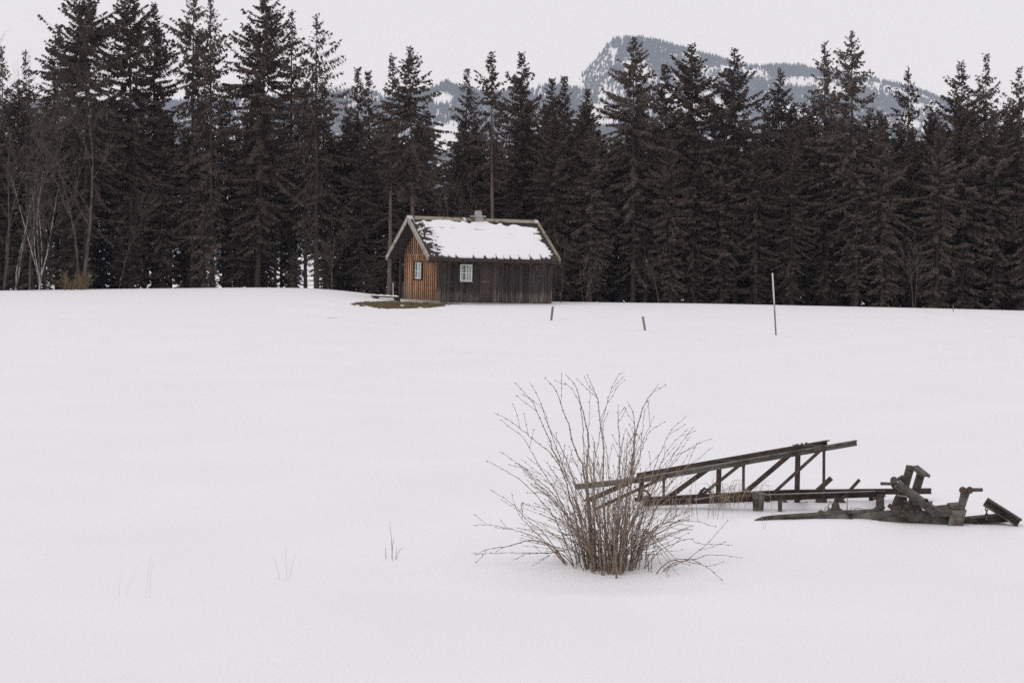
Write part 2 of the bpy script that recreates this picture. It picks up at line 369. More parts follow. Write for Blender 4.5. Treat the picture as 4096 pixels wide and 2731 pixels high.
PEAK = [(1500, 520), (1900, 500), (2060, 470), (2180, 400), (2290, 330), (2340, 290), (2385, 245), (2425, 190), (2455, 163), (2500, 157), (2560, 156), (2620, 166), (2700, 188), (2780, 212),
        (2870, 236), (2960, 262), (3040, 272), (3140, 266), (3200, 268), (3260, 288), (3330, 292), (3420, 305), (3500, 322), (3600, 345), (3700, 374), (3800, 425), (3900, 475), (4100, 545), (4400, 600), (4900, 640)]
DM = 6000.0
HM = hill("mountain", PEAK, DM, 4300, -500, 2300, 28, 21, 90, "far mountain with a steep left cliff and a long wooded shoulder")
def dens_m(px, py, x, y):
    n = NZ.fbm(x / 95 + 9, y / 210 + 4, 4); d = np.where(n > .47, .95, .24)
    d = np.where(n < .38, .06, d)
    cliff = (px < 2480 - (py - 160) * .25) & (py > 200) & (py < 440) & (px > 2230); d = np.where(cliff, np.where(n > .60, .5, .02), d)
    top = (py < 215) | ((py < 250) & (px < 2700)); d = np.where(top & ~cliff, np.maximum(d, .85), d)
    for cx, cy, rx, ry in ((3230, 335, 130, 22), (3060, 262, 60, 14), (3330, 372, 70, 26), (2690, 232, 22, 10), (2900, 285, 45, 14), (3470, 345, 60, 12)):
        d = np.where(((px - cx) / rx) ** 2 + ((py - cy) / ry) ** 2 < 1, .05, d)
    return d
forest("mountain_forest", "dark conifers covering the slopes of the far mountain", HM, 66000, DM, 4500, -100, 1750, 15, dens_m, 5)

RIDGE = [(-1500, 400), (-300, 410), (0, 415), (300, 418), (700, 412), (1000, 402), (1300, 376), (1400, 370), (1600, 384), (1720, 366), (1790, 334), (1850, 362), (1960, 380), (2100, 366), (2200, 344), (2300, 356), (2500, 450), (2700, 560), (3200, 760), (4200, 860), (6000, 900)]
DR = 5200.0
HR = hill("wooded_ridge", RIDGE, DR, 3700, -2200, 2500, 30, 33, 50, "lower wooded ridge standing behind the spruces")
def dens_r(px, py, x, y):
    n = NZ2.fbm(x / 70 + 2, y / 150 + 7, 4); d = np.where(n > .44, .96, .55); d = np.where(n < .36, .15, d)
    for cx, cy, rx, ry in ((1770, 400, 45, 26), (1775, 560, 60, 62), (2420, 470, 75, 45), (880, 1030, 200, 26), (1230, 1040, 120, 20), (2560, 1050, 300, 22)):
        d = np.where(((px - cx) / rx) ** 2 + ((py - cy) / ry) ** 2 < 1, .0, d)
    return d
forest("ridge_forest", "dark conifers covering the lower ridge behind the spruces", HR, 80000, DR, 3760, -1600, 800, 15, dens_r, 6)

# the air: pale winter haze round the whole place
hz = MB().box(-2700, -80, -30, 2700, 9100, 905).build("haze", None, label="thin pale winter haze over the valley", kind="stuff")
hm = bpy.data.materials.new("haze"); hm.use_nodes = True; hn = hm.node_tree
for nd in list(hn.nodes):
    if nd.type == 'BSDF_PRINCIPLED': hn.nodes.remove(nd)
pv = hn.nodes.new("ShaderNodeVolumePrincipled"); pv.inputs["Color"].default_value = (.74, .84, 1.0, 1); pv.inputs["Absorption Color"].default_value = (1, 1, 1, 1)
pv.inputs["Density"].default_value = 7.5e-5; pv.inputs["Anisotropy"].default_value = 0.0
hn.links.new(pv.outputs[0], hn.nodes["Material Output"].inputs["Volume"]); hz.data.materials.append(hm)

# ------------------------------------------------------------------ spruces
def spruce_mesh(seed, H, Rr, cb, dens, gap, droop, shape=.92, step=.21):
    rng = np.random.default_rng(seed); A = []; T = []
    def tris(p, q, r): T.append(np.stack([p, q, r], 1))
    z = H - .12; tr = MB()
    lean = rng.normal(0, .012, 2)
    lobe = rng.uniform(0, 6.28, 3)
    zs = []
    while z > cb * H:
        t = (H - z) / (H * (1 - cb)); zs.append((z, t)); z -= step * rng.uniform(.7, 1.3) * (.7 + .5 * t)
    for z, t in zs:
        for _ in range(int(rng.integers(3, 6))):
            if rng.random() < gap: continue
            az = rng.uniform(0, 2 * math.pi)
            big = 1 + .22 * math.sin(az + lobe[0] + 2.2 * z) * math.sin(z * 1.1 + lobe[1])
            prof = min(1.0, (H - z) / min(5.2, .5 * H)) ** shape * (1 - .58 * max(0, (t - .42) / .58))
            L = max(.22, Rr * prof * rng.uniform(.42, 1.18) * big)
            a = .75 - 1.35 * min(1, t * 1.5) ** .6 + rng.normal(0, .20); b = (.30 if t < .35 else .14) + rng.normal(0, .08)
            if t < .12: b = .1
            d = np.array([math.cos(az), math.sin(az)]); lat = np.array([-d[1], d[0], 0.])
            out = np.array([d[0], d[1], a]); out /= np.linalg.norm(out)
            def pt(s):
                s = np.asarray(s)
                return np.stack([d[0] * L * s + lean[0] * z, d[1] * L * s + lean[1] * z, z + L * (a * s + b * s * s)], -1)
            # the limb itself: a thin three-sided taper
            sps = np.array([0, .5, 1.]); q = pt(sps)
            w = .007 + .005 * L
            for i in range(2):
                p0, p1 = q[i], q[i + 1]; w0 = w * (1 - .45 * i); w1 = w * (.55 - .45 * i) 
                for e in (lat, np.array([0, 0, 1.])):
                    T.append(np.array([[p0 - e * w0, p0 + e * w0, p1 + e * w1], [p0 - e * w0, p1 + e * w1, p1 - e * w1]]))
            m = int(L / .070 * dens) + 5
            s = 1 - rng.random(m) ** 1.25 * (.92 if t < .4 else .80); sd = rng.choice([-1., 1.], m)
            l = rng.uniform(.18, .52, m) * (1.15 - .62 * s) * min(1.0, .42 + L * .4)
            p = pt(s)
            k1 = rng.uniform(.1, .75, m)[:, None]; k2 = (rng.uniform(.05, .9, m) * sd)[:, None]; k3 = (rng.uniform(.25, 1.25, m) * droop)[:, None]
            v = out[None] * k1 + lat[None] * k2 - np.array([[0, 0, 1.]]) * k3
            v /= np.linalg.norm(v, axis=1)[:, None]
            wv = (rng.uniform(.034, .074, m) * min(1.0, .55 + .4 * L))[:, None]
            rv = rng.normal(0, 1, (m, 3)); sdv = np.cross(v, rv); sdv /= np.linalg.norm(sdv, axis=1)[:, None] + 1e-9
            mid = p + v * l[:, None] * .45; tip = p + v * l[:, None]
            T.append(np.stack([p, mid + sdv * wv, tip], 1)); T.append(np.stack([p, tip, mid - sdv * wv], 1))
    # leader
    m = 26; s = rng.random(m); p = np.stack([np.full(m, lean[0] * H), np.full(m, lean[1] * H), H - .9 * s], -1)
    az = rng.uniform(0, 6.28, m); v = np.stack([np.cos(az) * .6, np.sin(az) * .6, rng.uniform(.2, .9, m)], -1); l = (.08 + .26 * s)[:, None]
    T.append(np.stack([p + np.array([[.02, 0, 0]]), p - np.array([[.02, 0, 0.05]]), p + v * l], 1))
    T = np.concatenate(T, 0); V = T.reshape(-1, 3); Fc = np.arange(len(V)).reshape(-1, 3)
    crown = tri_mesh("crown", V, Fc)
    r0 = .0085 * H + .02; rr = random.Random(seed)
    zz = [(-.6 if i == 0 else H * i / 12) for i in range(13)]
    tr.tube([(lean[0] * h + rr.gauss(0, .012), lean[1] * h + rr.gauss(0, .012), h) for h in zz], [max(.012, r0 * max(0.0, 1 - max(0, h) / H) ** .85 * (1.25 if i == 0 else 1)) for i, h in enumerate(zz)], 8)
    # dead limbs below the green crown
    h = H * .04
    while h < cb * H + 1.5:
        for _ in range(rr.randint(1, 3)):
            az = rr.uniform(0, 6.28); L = rr.uniform(.4, 1.5); dz = rr.uniform(-.5, .1)
            x0, y0 = lean[0] * h, lean[1] * h
            tr.tube([(x0, y0, h), (x0 + math.cos(az) * L * .6, y0 + math.sin(az) * L * .6, h + dz * L * .5), (x0 + math.cos(az) * L, y0 + math.sin(az) * L, h + dz * L * 1.1)], [.018, .011, .004], 3, False)
        h += rr.uniform(.25, .5)
    return tr.mesh("trunk"), crown

def place_spruce(px, Y, ytop, meshes, H, label, group, rz, nm, bk, sxy=1.0):
    x = (px - 2048) / F * Y; z = Gz(x, Y)
    ztop = P(px, ytop, Y).z; s = (ztop - z) / H
    e = empty("spruce_tree", (x, Y, z), label, "tree", group); e.rotation_euler.z = rz; e.scale = (s * sxy, s * sxy, s)
    tr, cr = meshes
    t = link("trunk", tr, None, e); c = link("crown", cr, None, e)
    return e

#  px, Y, ytop, crown radius (m), crown base, density, gaps, droop, pale trunk?, what it looks like
FRONT = [
 (30, 118, 185, 1.15, .34, 1.1, .20, .9, 0, "slim ragged spruce at the left edge of the wood"),
 (128, 120, 205, 1.25, .38, 1.1, .22, .9, 0, "thin spruce with sparse top, second from the left edge"),
 (228, 117, 98, 2.1, .40, 1.7, .08, .8, 0, "spruce leaning its shoulder on the broad dark spruce at left"),
 (345, 113, -70, 2.9, .30, 2.2, .04, .8, 0, "broadest dark dense spruce at left, its top cut by the frame"),
 (522, 115, -55, 2.6, .28, 2.1, .05, .85, 0, "tall dense spruce right of the broadest one, top cut off"),
 (622, 117, 12, 1.8, .30, 1.9, .06, .9, 0, "narrow dense spruce with pointed top just inside the upper frame"),
 (768, 116, -40, 2.0, .26, 1.4, .18, 1.1, 0, "ragged spruce with hanging twigs, left of the see-through one"),
 (848, 114, -6, 1.65, .26, .80, .30, 1.2, 0, "see-through tall spruce whose bare trunk shows near its top"),
 (1030, 114, -50, 2.5, .24, 2.0, .06, .8, 0, "full cone-shaped tall spruce in the left half, top cut off"),
 (1160, 117, 36, 1.35, .30, 1.1, .24, 1.1, 0, "narrow spruce between the full cone and the tiered spruce"),
 (1266, 112, 58, 2.30, .18, .62, .34, 1.15, 0, "open tiered spruce with drooping separate branches against the sky"),
 (1438, 120, 274, 1.40, .26, 1.5, .10, .9, 0, "short spruce with a thin spire right of the tiered one"),
 (1490, 123, 284, 1.20, .30, 1.4, .12, .9, 0, "small spire-topped spruce beside the pale-trunked pair"),
 (1556, 113, 224, 1.4, .46, 2.0, .05, .7, 1, "dense-topped spruce with long bare trunk left behind the hut"),
 (1654, 111, 187, 2.2, .40, 2.0, .04, .55, 1, "pointed spruce with bare trunk rising above the hut ridge"),
 (1857, 121, 278, 1.45, .28, 1.2, .18, 1.0, 0, "lower spruce left of the one with a trunk beside the chimney"),
 (1973, 112, 205, 1.70, .48, 1.5, .10, .75, 1, "spruce with bright bare trunk directly behind the chimney"),
 (2087, 116, 209, 1.70, .22, 2.0, .05, .85, 0, "rounded dense spruce right of the chimney trunk"),
 (2214, 119, 313, 1.45, .16, 2.0, .05, .8, 0, "low pointed spruce left of the mountain cliff"),
 (2266, 121, 304, 1.25, .18, 1.9, .06, .8, 0, "thin pointed spruce at the foot of the mountain cliff"),
 (2352, 117, 354, 1.65, .16, 1.9, .06, .75, 0, "shortest spruce below the mountain cliff, beside the snowy gap"),
 (2533, 113, 154, 2.30, .20, 1.9, .06, .7, 0, "tall spruce standing in front of the mountain summit"),
 (2676, 119, 258, 1.50, .18, 2.0, .05, .8, 0, "small spruce filling in left of the blunt-topped one"),
 (2776, 114, 174, 2.45, .18, 2.3, .03, .6, 0, "broad blunt-topped spruce before the mountain shoulder"),
 (2938, 114, 198, 2.20, .20, 2.1, .05, .6, 0, "regular conical spruce right of the blunt-topped one"),
 (3142, 119, 284, 1.75, .18, 1.7, .08, .7, 0, "low spruce before the snowy meadow of the mountain"),
 (3293, 115, 166, 1.65, .22, 1.2, .20, 1.0, 0, "slender sparse spruce left of the highest spruce at right"),
 (3414, 113, 132, 2.35, .20, 1.2, .20, .75, 0, "highest spruce of the right half, with upswept open branches"),
 (3620, 119, 274, 1.75, .22, 1.0, .22, 1.1, 0, "sparse spruce with level tiers at the mountain's right end"),
 (3832, 114, 250, 1.90, .18, 1.9, .06, .75, 0, "dense blunt spruce right of the mountain's end"),
 (3934, 117, 214, 1.55, .26, 1.0, .24, .9, 0, "thin open spruce, next to last at the right edge"),
 (4072, 115, 266, 1.65, .26, 1.3, .16, .9, 0, "spruce at the right edge of the photo"),
]
for i, (px, Y, yt, rad, cb, dn, gp, dr, pale, lab) in enumerate(FRONT):
    x = (px - 2048) / F * Y; Hh = P(px, yt, Y).z - Gz(x, Y)
    tr, cr = spruce_mesh(100 + i, Hh, rad * 1.22, cb if pale else cb * .6, dn * 1.15, gp, dr)
    tr.materials.append(M_BARKP if pale else M_BARK); cr.materials.append(M_NEEDLE if i % 3 else M_NEEDLE2)
    place_spruce(px, Y, yt, (tr, cr), Hh, lab, "spruces in the front of the wood", 0, None, None)

# the wood behind: shared meshes
VAR = []
for k, (h, rad, cb, dn) in enumerate(((14, 1.9, .05, 2.0), (13, 1.7, .10, 1.9), (15, 2.0, .04, 2.2), (12, 1.8, .03, 2.1), (14, 1.4, .3, 1.3))):
    tr, cr = spruce_mesh(500 + k, h, rad * 1.12, cb * .7, dn * 1.1, .05, .8); tr.materials.append(M_BARK); cr.materials.append(M_NEEDLE2 if k % 2 else M_NEEDLE); VAR.append((tr, cr, h))
rs = random.Random(77)
def fill(px0, px1, Y0, Y1, gapm, y_lo, y_hi, label, group, vars_, skip=()):
    Y = Y0
    while Y < Y1:
        px = px0 + rs.uniform(0, 120)
        while px < px1:
            if not any(a < px < b for a, b in skip):
                v = VAR[rs.choice(vars_)]; yy = Y + rs.uniform(-1.2, 1.2)
                place_spruce(px, yy, rs.uniform(y_lo, y_hi), v[:2], v[2], label, group, rs.uniform(0, 6.28), None, None, rs.uniform(.95, 1.25))
            px += gapm * F / Y * rs.uniform(.7, 1.3)
        Y += 3.4
fill(2120, 4420, 112.5, 127, 1.7, 410, 560, "dark spruce inside the dense wood right of the hut", "spruces inside the right-hand wood", (0, 1, 2, 3), ((2360, 2500),))
fill(2380, 2500, 115, 127, 1.3, 545, 640, "dark spruce inside the dense wood right of the hut", "spruces inside the right-hand wood", (0, 2, 3))
fill(-220, 1330, 115, 128, 2.1, 320, 560, "dark spruce inside the looser wood left of the hut", "spruces inside the left-hand wood", (0, 1, 4, 4, 2), ((862, 884),))
fill(1330, 2120, 116, 128, 2.0, 440, 600, "dark spruce inside the wood directly behind the hut", "spruces behind the hut", (0, 1, 3, 2), ((1720, 1830),))

# young spruces at the foot of the wood
tr, cr = spruce_mesh(600, 4.0, 1.15, .02, 2.0, .05, .7, step=.16); tr.materials.append(M_BARK); cr.materials.append(M_NEEDLE); YOUNG = (tr, cr)
tr, cr = spruce_mesh(601, 3.2, 1.0, .02, 1.8, .08, .6, step=.16); tr.materials.append(M_BARK); cr.materials.append(M_NEEDLE2); YOUNG2 = (tr, cr)
for a, b, n, lab, grp in ((-40, 1330, 26, "low young spruce between the trunks left of the hut", "young spruces left of the hut"), (2260, 4120, 36, "low young spruce between the trunks right of the hut", "young spruces right of the hut"), (1340, 1560, 4, "low young spruce behind the plank bench", "young spruces behind the bench")):
    for k in range(n):
        px = a + (b - a) * (k + rs.uniform(.1, .9)) / n; Y = rs.uniform(112, 122); h = rs.uniform(2.2, 5.5); m = rs.choice(((YOUNG, 4.0), (YOUNG2, 3.2)))
        if 2300 < px < 2590 or 840 < px < 915 or 1200 < px < 1270: continue
        x = (px - 2048) / F * Y; yt = 1080 - (Gz(x, Y) + h - CAM_Z) * F / Y
        place_spruce(px, Y, yt, m[0], m[1], lab, grp, rs.uniform(0, 6.28), None, None, rs.uniform(.9, 1.3))

# ------------------------------------------------------------------ bare trees at the wood's edge
def bare_tree(px, Y, ytop, seed, stems, r0, mt, label, cat="tree", lean=.12, levels=3, name="bare_tree", nb=5, spread=.5, group=None):
    rr = random.Random(seed); x = (px - 2048) / F * Y; z = Gz(x, Y); Hh = P(px, ytop, Y).z - z
    e = empty(name, (x, Y, z), label, cat, group); br = MB()
    def grow(p, d, L, r, lv, mb):
        pts = [p]; n = 5; dd = d.copy()
        for i in range(n):
            dd = (dd + Vector((rr.gauss(0, .10), rr.gauss(0, .10), .05 if lv else .02))).normalized(); pts.append(pts[-1] + dd * L / n)
        mb.tube(pts, [max(.004, r * (1 - .8 * i / n)) for i in range(n + 1)], 5 if lv == 0 else 3, False)
        if lv < levels:
            k = nb if lv == 0 else max(3, nb - 1)
            for j in range(k):
                t = rr.uniform(.35 if lv == 0 else .25, 1.0); i = min(n - 1, int(t * n)); q = pts[i].lerp(pts[i + 1], t * n - i)
                az = rr.uniform(0, 6.28); sp = rr.uniform(.35, .9) * spread * 2
                nd = (dd + Vector((math.cos(az), math.sin(az), rr.uniform(-.1, .3))) * sp).normalized()
                grow(q, nd, L * rr.uniform(.32, .55), max(.005, r * (1 - .8 * t) * .62), lv + 1, br)
    for s in range(stems):
        tm = MB(); az = rr.uniform(0, 6.28); d = Vector((math.cos(az) * lean, math.sin(az) * lean, 1)).normalized()
        grow(Vector((rr.uniform(-.12, .12) * (stems > 1), rr.uniform(-.12, .12) * (stems > 1), -.3)), d, Hh * rr.uniform(.74, .92), r0 * rr.uniform(.75, 1.1), 0, tm)
        tm.build("trunk", mt, e)
    br.build("crown", M_BARE, e)
bare_tree(160, 105, 1000 - 420, 11, 5, .05, M_BIRCH, "pale-barked clump of thin birch stems at far left", lean=.08, nb=5, spread=.3)
bare_tree(322, 104, 395, 12, 2, .12, M_BARE, "bare forked tree with rising boughs at left, above the yellow shrub", lean=.07, nb=7, spread=.36)
bare_tree(118, 108, 420, 13, 1, .10, M_BARE, "bare tree with one long bough behind the birch clump", lean=.05, nb=6, spread=.36)
bare_tree(10, 106, 430, 14, 2, .08, M_BARE, "tangled bare tree cut by the left edge", lean=.10, nb=7, spread=.42)
bare_tree(60, 112, 640, 15, 2, .05, M_BIRCH, "slim pale double stem left of the birch clump", lean=.08, nb=5)
bare_tree(1848, 108, 690, 16, 3, .05, M_BARE, "low bare tree behind the hut roof, left of the chimney", lean=.22, nb=6)
bare_tree(2246, 102, 960, 17, 3, .03, M_BARE, "bare sapling clump beside the right end of the hut", lean=.20, nb=5)
bare_tree(2330, 104, 980, 27, 2, .025, M_BARE, "thin bare sapling between hut and the first fence post", lean=.14, nb=5)
bare_tree(2636, 104, 1020, 18, 1, .045, M_BARE, "single bare sapling above the leaning green post", lean=.08, nb=7)
bare_tree(3655, 106, 955, 19, 2, .035, M_BARE, "pair of bare saplings before the dark wood at right", lean=.16, nb=7)
bare_tree(1330, 106, 900, 20, 1, .05, M_BARE, "thin bare tree under the tiered spruce left of the hut", lean=.12, nb=6)
bare_tree(470, 110, 800, 22, 1, .035, M_BARE, "thin bare tree right of the forked one", lean=.18, nb=7, spread=.6)

# yellow shrub at the left
def shrub():
    rr = random.Random(5); p = hit(215, 1172, 80, 104); x, y = p.x, 103.0; z = Gz(x, y)
    e = empty("yellow_shrub", (x, y, z), "small yellow-brown shrub at the foot of the birch clump", "shrub")
    for k in range(46):
        az = rr.uniform(0, 6.28); sp = rr.uniform(.15, 1.1); L = rr.uniform(.6, 1.35); mb = MB()
        ox, oy = rr.gauss(0, .42), rr.gauss(0, .3); d = Vector((math.cos(az) * sp, math.sin(az) * sp, 1)).normalized()
        b = Vector((ox, oy, -.1)); pts = [b, b + d * L * .5 + Vector((0, 0, .05)), b + d * L]
        mb.tube(pts, [.014, .011, .006], 3, False)
        for j in range(7):
            t = rr.uniform(.3, 1); q = b + d * L * t; v = Vector((rr.gauss(0, 1), rr.gauss(0, 1), rr.uniform(0, 1))).normalized() * rr.uniform(.12, .3)
            mb.tube([q, q + v], [.010, .008], 3, False)
        mb.build("stem", M_YELLOW, e)
shrub()

# ------------------------------------------------------------------ the hut
def hut():
    th = R(26.0); O = P(1745, 1208, 95.6)
    e = empty("wooden_hut", O, "old wooden hut with orange gable and snow-covered roof before the wood", "hut")
    e.rotation_mode = 'QUATERNION'
    e.rotation_quaternion = (Matrix.Rotation(R(1.25), 3, 'Y') @ Matrix.Rotation(th, 3, 'Z')).to_quaternion()
    LX, LY = 6.66, 4.26; cy = LY / 2; ZR = 4.30; pit = R(36.3); tp = math.tan(pit); half = 2.80
    zw = lambda y: ZR - .10 - abs(y - cy) * tp      # underside of the roof
    rr = random.Random(9)
    # foundation
    MB().box(-.10, -.10, -1.2, LX + .10, LY + .10, -.003).build("foundation", M_CONC, e)
    MB().box(-.16, -.55, -1.0, -.03, LY + 1.0, .07).build("kerb_stone", M_CONC, e)
    # gable wall towards the left: boards behind, battens in front
    g = MB(); g.extrude([(0, 0, 0), (0, LY, 0), (0, LY, zw(LY)), (0, cy, zw(cy)), (0, 0, zw(0))], (.06, 0, 0))
    gw = g.build("gable_wall", M_BOARD, e)
    zs = 2.46; win = (1.92, 2.88, 1.10, 2.10)
    n = 17
    for k in range(n):
        y = .06 + (LY - .12) * k / (n - 1); w = .050 + rr.uniform(-.010, .010)
        segs = [(0.0 + rr.uniform(0, .04), min(zs, zw(y) - .01))]
        if win[0] - .05 < y < win[1] + .05: segs = [(0.02, win[2]), (win[3], zs)]
        for a, b in segs:
            if b - a < .1: continue
            o = MB().box(-.042, -w, 0, -.003, w, b - a).build("batten", M_BATTEN, gw); o.location = (0, y, a)
        y2 = y + .12
        if zw(min(y2, LY)) > zs + .12 and y2 < LY:
            b = zw(y2) - .03; o = MB().box(-.055, -w, 0, -.028, w, b - zs + .05).build("batten", M_BATTEN, gw); o.location = (0, y2, zs - .05)
    MB().extrude([(-.028, y, z) for y, z in ((.55 - .25, zs - .03), (LY - .30, zs - .03), (cy, zw(cy) - .02))], (.024, 0, 0)).build("upper_cladding", M_BOARD, gw)
    # long wall: every plank its own piece
    sw = MB().box(.0605, .0, 0, LX, .06, zw(0) - .003).build("side_wall", M_DARKWOOD, e)
    wx = (1.30, 1.98, 1.10, 1.97); dx = (2.46, 3.17, 2.05); x = .0; npl = 35; pw = LX / npl
    for k in range(npl):
        a, b = k * pw + .004, (k + 1) * pw - .004 - rr.uniform(0, .008); dep = rr.uniform(.020, .040); m = (a + b) / 2
        z0 = rr.uniform(.0, .05); zt = zw(0) - .05
        segs = [(z0, zt)]
        if wx[0] - .06 < m < wx[1] + .06: segs = [(z0, wx[2] - .02), (wx[3] + .02, zt)]
        if dx[0] - .03 < m < dx[1] + .03: segs = [(dx[2] + .05, zt)]
        for s0, s1 in segs:
            o = MB().box(-(b - a) / 2, -dep, -s0 * 0, (b - a) / 2, -.002, s1 - s0).build("plank", M_PLANK, sw); o.location = (m, 0, s0)
            if s0 > 1: o.data.transform(Matrix.Translation((0, 0, s0))); o.location = (m, 0, 0)
            if k % 2 == 0 and s0 < 1 and s1 > 2:
                c = MB().box(-.022, -.062, 0, .022, -.041, s1 - s0).build("batten", M_PLANK, sw); c.location = (b + .004, 0, s0)
    MB().box(.0605, LY - .06, 0, LX, LY, zw(LY) - .003).build("back_wall", M_PLANK, e)
    g = MB(); g.extrude([(LX - .06, .0605, 0), (LX - .06, LY - .0605, 0), (LX - .06, LY - .0605, zw(LY - .06)), (LX - .06, cy, zw(cy)), (LX - .06, .0605, zw(.06))], (.055, 0, 0)); g.build("end_wall", M_PLANK, e)
    # roof
    x0, x1 = -.78, LX + .10
    up = Vector((0, -math.sin(pit), math.cos(pit))); dn = Vector((0, -math.cos(pit), -math.sin(pit))); SL = half / math.cos(pit)
    rd = MB()
    for sgn in (1, -1):
        q = [Vector((x0, cy, ZR)), Vector((x0, cy - sgn * half, ZR - half * tp))]
        nn = Vector((0, -sgn * math.sin(pit), math.cos(pit))) * -.07
        rd.extrude([q[0], q[1], q[1] + nn, q[0] + Vector((0, 0, -.087))], (x1 - x0, 0, 0))
    roof = rd.build("roof", M_DARKWOOD, e)
    nr, nc = 12, 25; tl = SL / nr; tw = (x1 - x0 - .06) / nc
    tm = MB(); K = 4
    for i in range(K + 1): pass
    prof = [(-tw / 2 + tw * i / K, .016 * math.sin(math.pi * i / K) ) for i in range(K + 1)]
    vs = []
    for (a, h) in prof: vs += [(a, 0, h + .010), (a, tl * 1.12, h + .034), (a, tl * 1.12, h + .012), (a, 0, h - .004)]
    fs = []
    for i in range(K):
        o = i * 4
        fs += [(o, o + 4, o + 5, o + 1), (o + 1, o + 5, o + 6, o + 2), (o + 2, o + 6, o + 7, o + 3), (o + 3, o + 7, o + 4, o)]
    fs += [(0, 1, 2, 3), (K * 4 + 3, K * 4 + 2, K * 4 + 1, K * 4)]
    tm.add(vs, fs); tme = tm.mesh("tile"); tme.materials.append(M_TILE)
    rot = Matrix((Vector((1, 0, 0)), dn, up)).transposed()
    rq = rot.to_quaternion()
    for r in range(nr):
        for c in range(nc):
            o = link("tile", tme, None, roof); o.rotation_mode = 'QUATERNION'; o.rotation_quaternion = rq
            o.location = Vector((x0 + .03 + tw * (c + .5), cy, ZR)) + dn * (r * tl - .02) + up * (.003 + rr.uniform(0, .004))
    # trim: bargeboards, ridge, gutter
    for xx, wv, dd in ((x0 - .05, .05, 1), (x1 + .003, .05, 1)):
        for sgn in (1, -1):
            a = Vector((xx, cy - sgn * -.0, ZR + .10)); b = Vector((xx, cy - sgn * (half + .04), ZR + .10 - (half + .04) * tp)); hgt = Vector((0, 0, -.235))
            a.y -= sgn * .002
            MB().extrude([a, b, b + hgt * .85, a + hgt], (wv, 0, 0)).build("bargeboard", M_TRIM if xx < 0 else M_RIDGE, e)
            a2 = a + Vector((-.01, 0, .004)); b2 = b + Vector((-.01, 0, .004))
            nn = Vector((0, -sgn * math.sin(pit), math.cos(pit))) * .03
            MB().extrude([a2, b2, b2 + nn, a2 + nn + Vector((0, 0, .006))], (wv + .06, 0, 0)).build("cover_strip", M_TRIM if xx < 0 else M_RIDGE, e)
    rb = MB(); rb.extrude([(x0 - .06, cy - .15, ZR - .03), (x0 - .06, cy, ZR + .10), (x0 - .06, cy + .15, ZR - .03), (x0 - .06, cy + .15, ZR + .02), (x0 - .06, cy, ZR + .155), (x0 - .06, cy - .15, ZR + .02)], (x1 - x0 + .12, 0, 0))
    ridge = rb.build("ridge_cap", M_RIDGE, e)
    for xa, xb in ((x0 - .07, x0 + .22), (x1 - .14, x1 + .07), (x0 + 3.15, x0 + 3.30)):
        MB().extrude([(xa, cy - .16, ZR - .02), (xa, cy, ZR + .158), (xa, cy + .16, ZR - .02), (xa, cy + .16, ZR + .04), (xa, cy, ZR + .172), (xa, cy - .16, ZR + .04)], (xb - xa, 0, 0)).build("metal_cap", M_ZINC, ridge)
    ye, ze = cy - half, ZR - half * tp
    gt = MB(); pts = [(x0 - .02, ye - .06 + .06 * math.cos(t), ze - .035 + .06 * math.sin(t)) for t in [math.pi * (1 + i / 6) for i in range(7)]]
    pts2 = [(x0 - .02, ye - .06 + .052 * math.cos(t), ze - .035 + .052 * math.sin(t)) for t in [math.pi * (2 - i / 6) for i in range(7)]]
    gt.extrude(pts + pts2, (x1 - x0 + .04, 0, 0)); gut = gt.build("gutter", M_GUTTER, e)
    MB().box(x0, ye + .004, ze - .16, x1, ye + .03, ze - .05).build("fascia", M_DARKWOOD, e)
    MB().tube([(LX - .02, -.25, 2.42), (LX + .0, -.28, 2.28), (LX + .10, -.28, 2.22), (LX + .18, -.26, 2.32), (LX + .2, -.25, 2.45)], .012, 5).build("hook", M_ZINC, e)
    for k in range(9):
        xx = x0 + .3 + k * .88; MB().box(xx - .06, ye + .05, zw(0) - (-ye) * tp - .12, xx + .06, .0, zw(0) - (-ye) * tp - .02 + .02).build("rafter_end", M_DARKWOOD, e)
    # eave purlin end and brace at the left rear corner
    MB().box(-.70, -.14, zw(0) - .26, .0, .06, zw(0) - .08).build("purlin_end", M_DARKWOOD, e)
    MB().box(-.06, LY + .52, -.2, .08, LY + .66, zw(LY) - .36).build("corner_post", M_DARKWOOD, e)
    MB().beam((.01, LY + .02, 1.55), (.01, LY + .56, 1.95), .08, .08).build("brace", M_DARKWOOD, e)
    MB().box(.02, LY + .02, 0, .08, LY + .50, .95).build("lower_dark_panel", M_DARKWOOD, e)  # dark panel filling the low area between gable wall and corner post
    # gable window
    wy0, wy1, wz0, wz1 = 1.98, 2.80, 1.17, 2.03
    w = empty("window", (0, 0, 0), None, None); w.parent = e; w["label"] = "gable window with light curtains"
    MB().box(-.050, wy0 - .10, wz0 - .09, -.004, wy1 + .10, wz0 - .001).build("sill_board", M_DARKWOOD, w)
    MB().box(-.050, wy0 - .10, wz1 + .001, -.004, wy1 + .10, wz1 + .08).build("lintel_board", M_DARKWOOD, w)
    for a, b in ((wy0 - .10, wy0 - .001), (wy1 + .001, wy1 + .10)): MB().box(-.048, a, wz0, -.004, b, wz1).build("casing", M_DARKWOOD, w)
    fr = MB()
    for a, b, c, d in ((wy0, wy0 + .05, wz0, wz1), (wy1 - .05, wy1, wz0, wz1)): fr.box(-.032, a, c, -.012, b, d)
    for c, d in ((wz0, wz0 + .05), (wz1 - .03, wz1), (wz0 + .40, wz0 + .435)): fr.box(-.031, wy0 + .0501, c, -.013, wy1 - .0501, d)
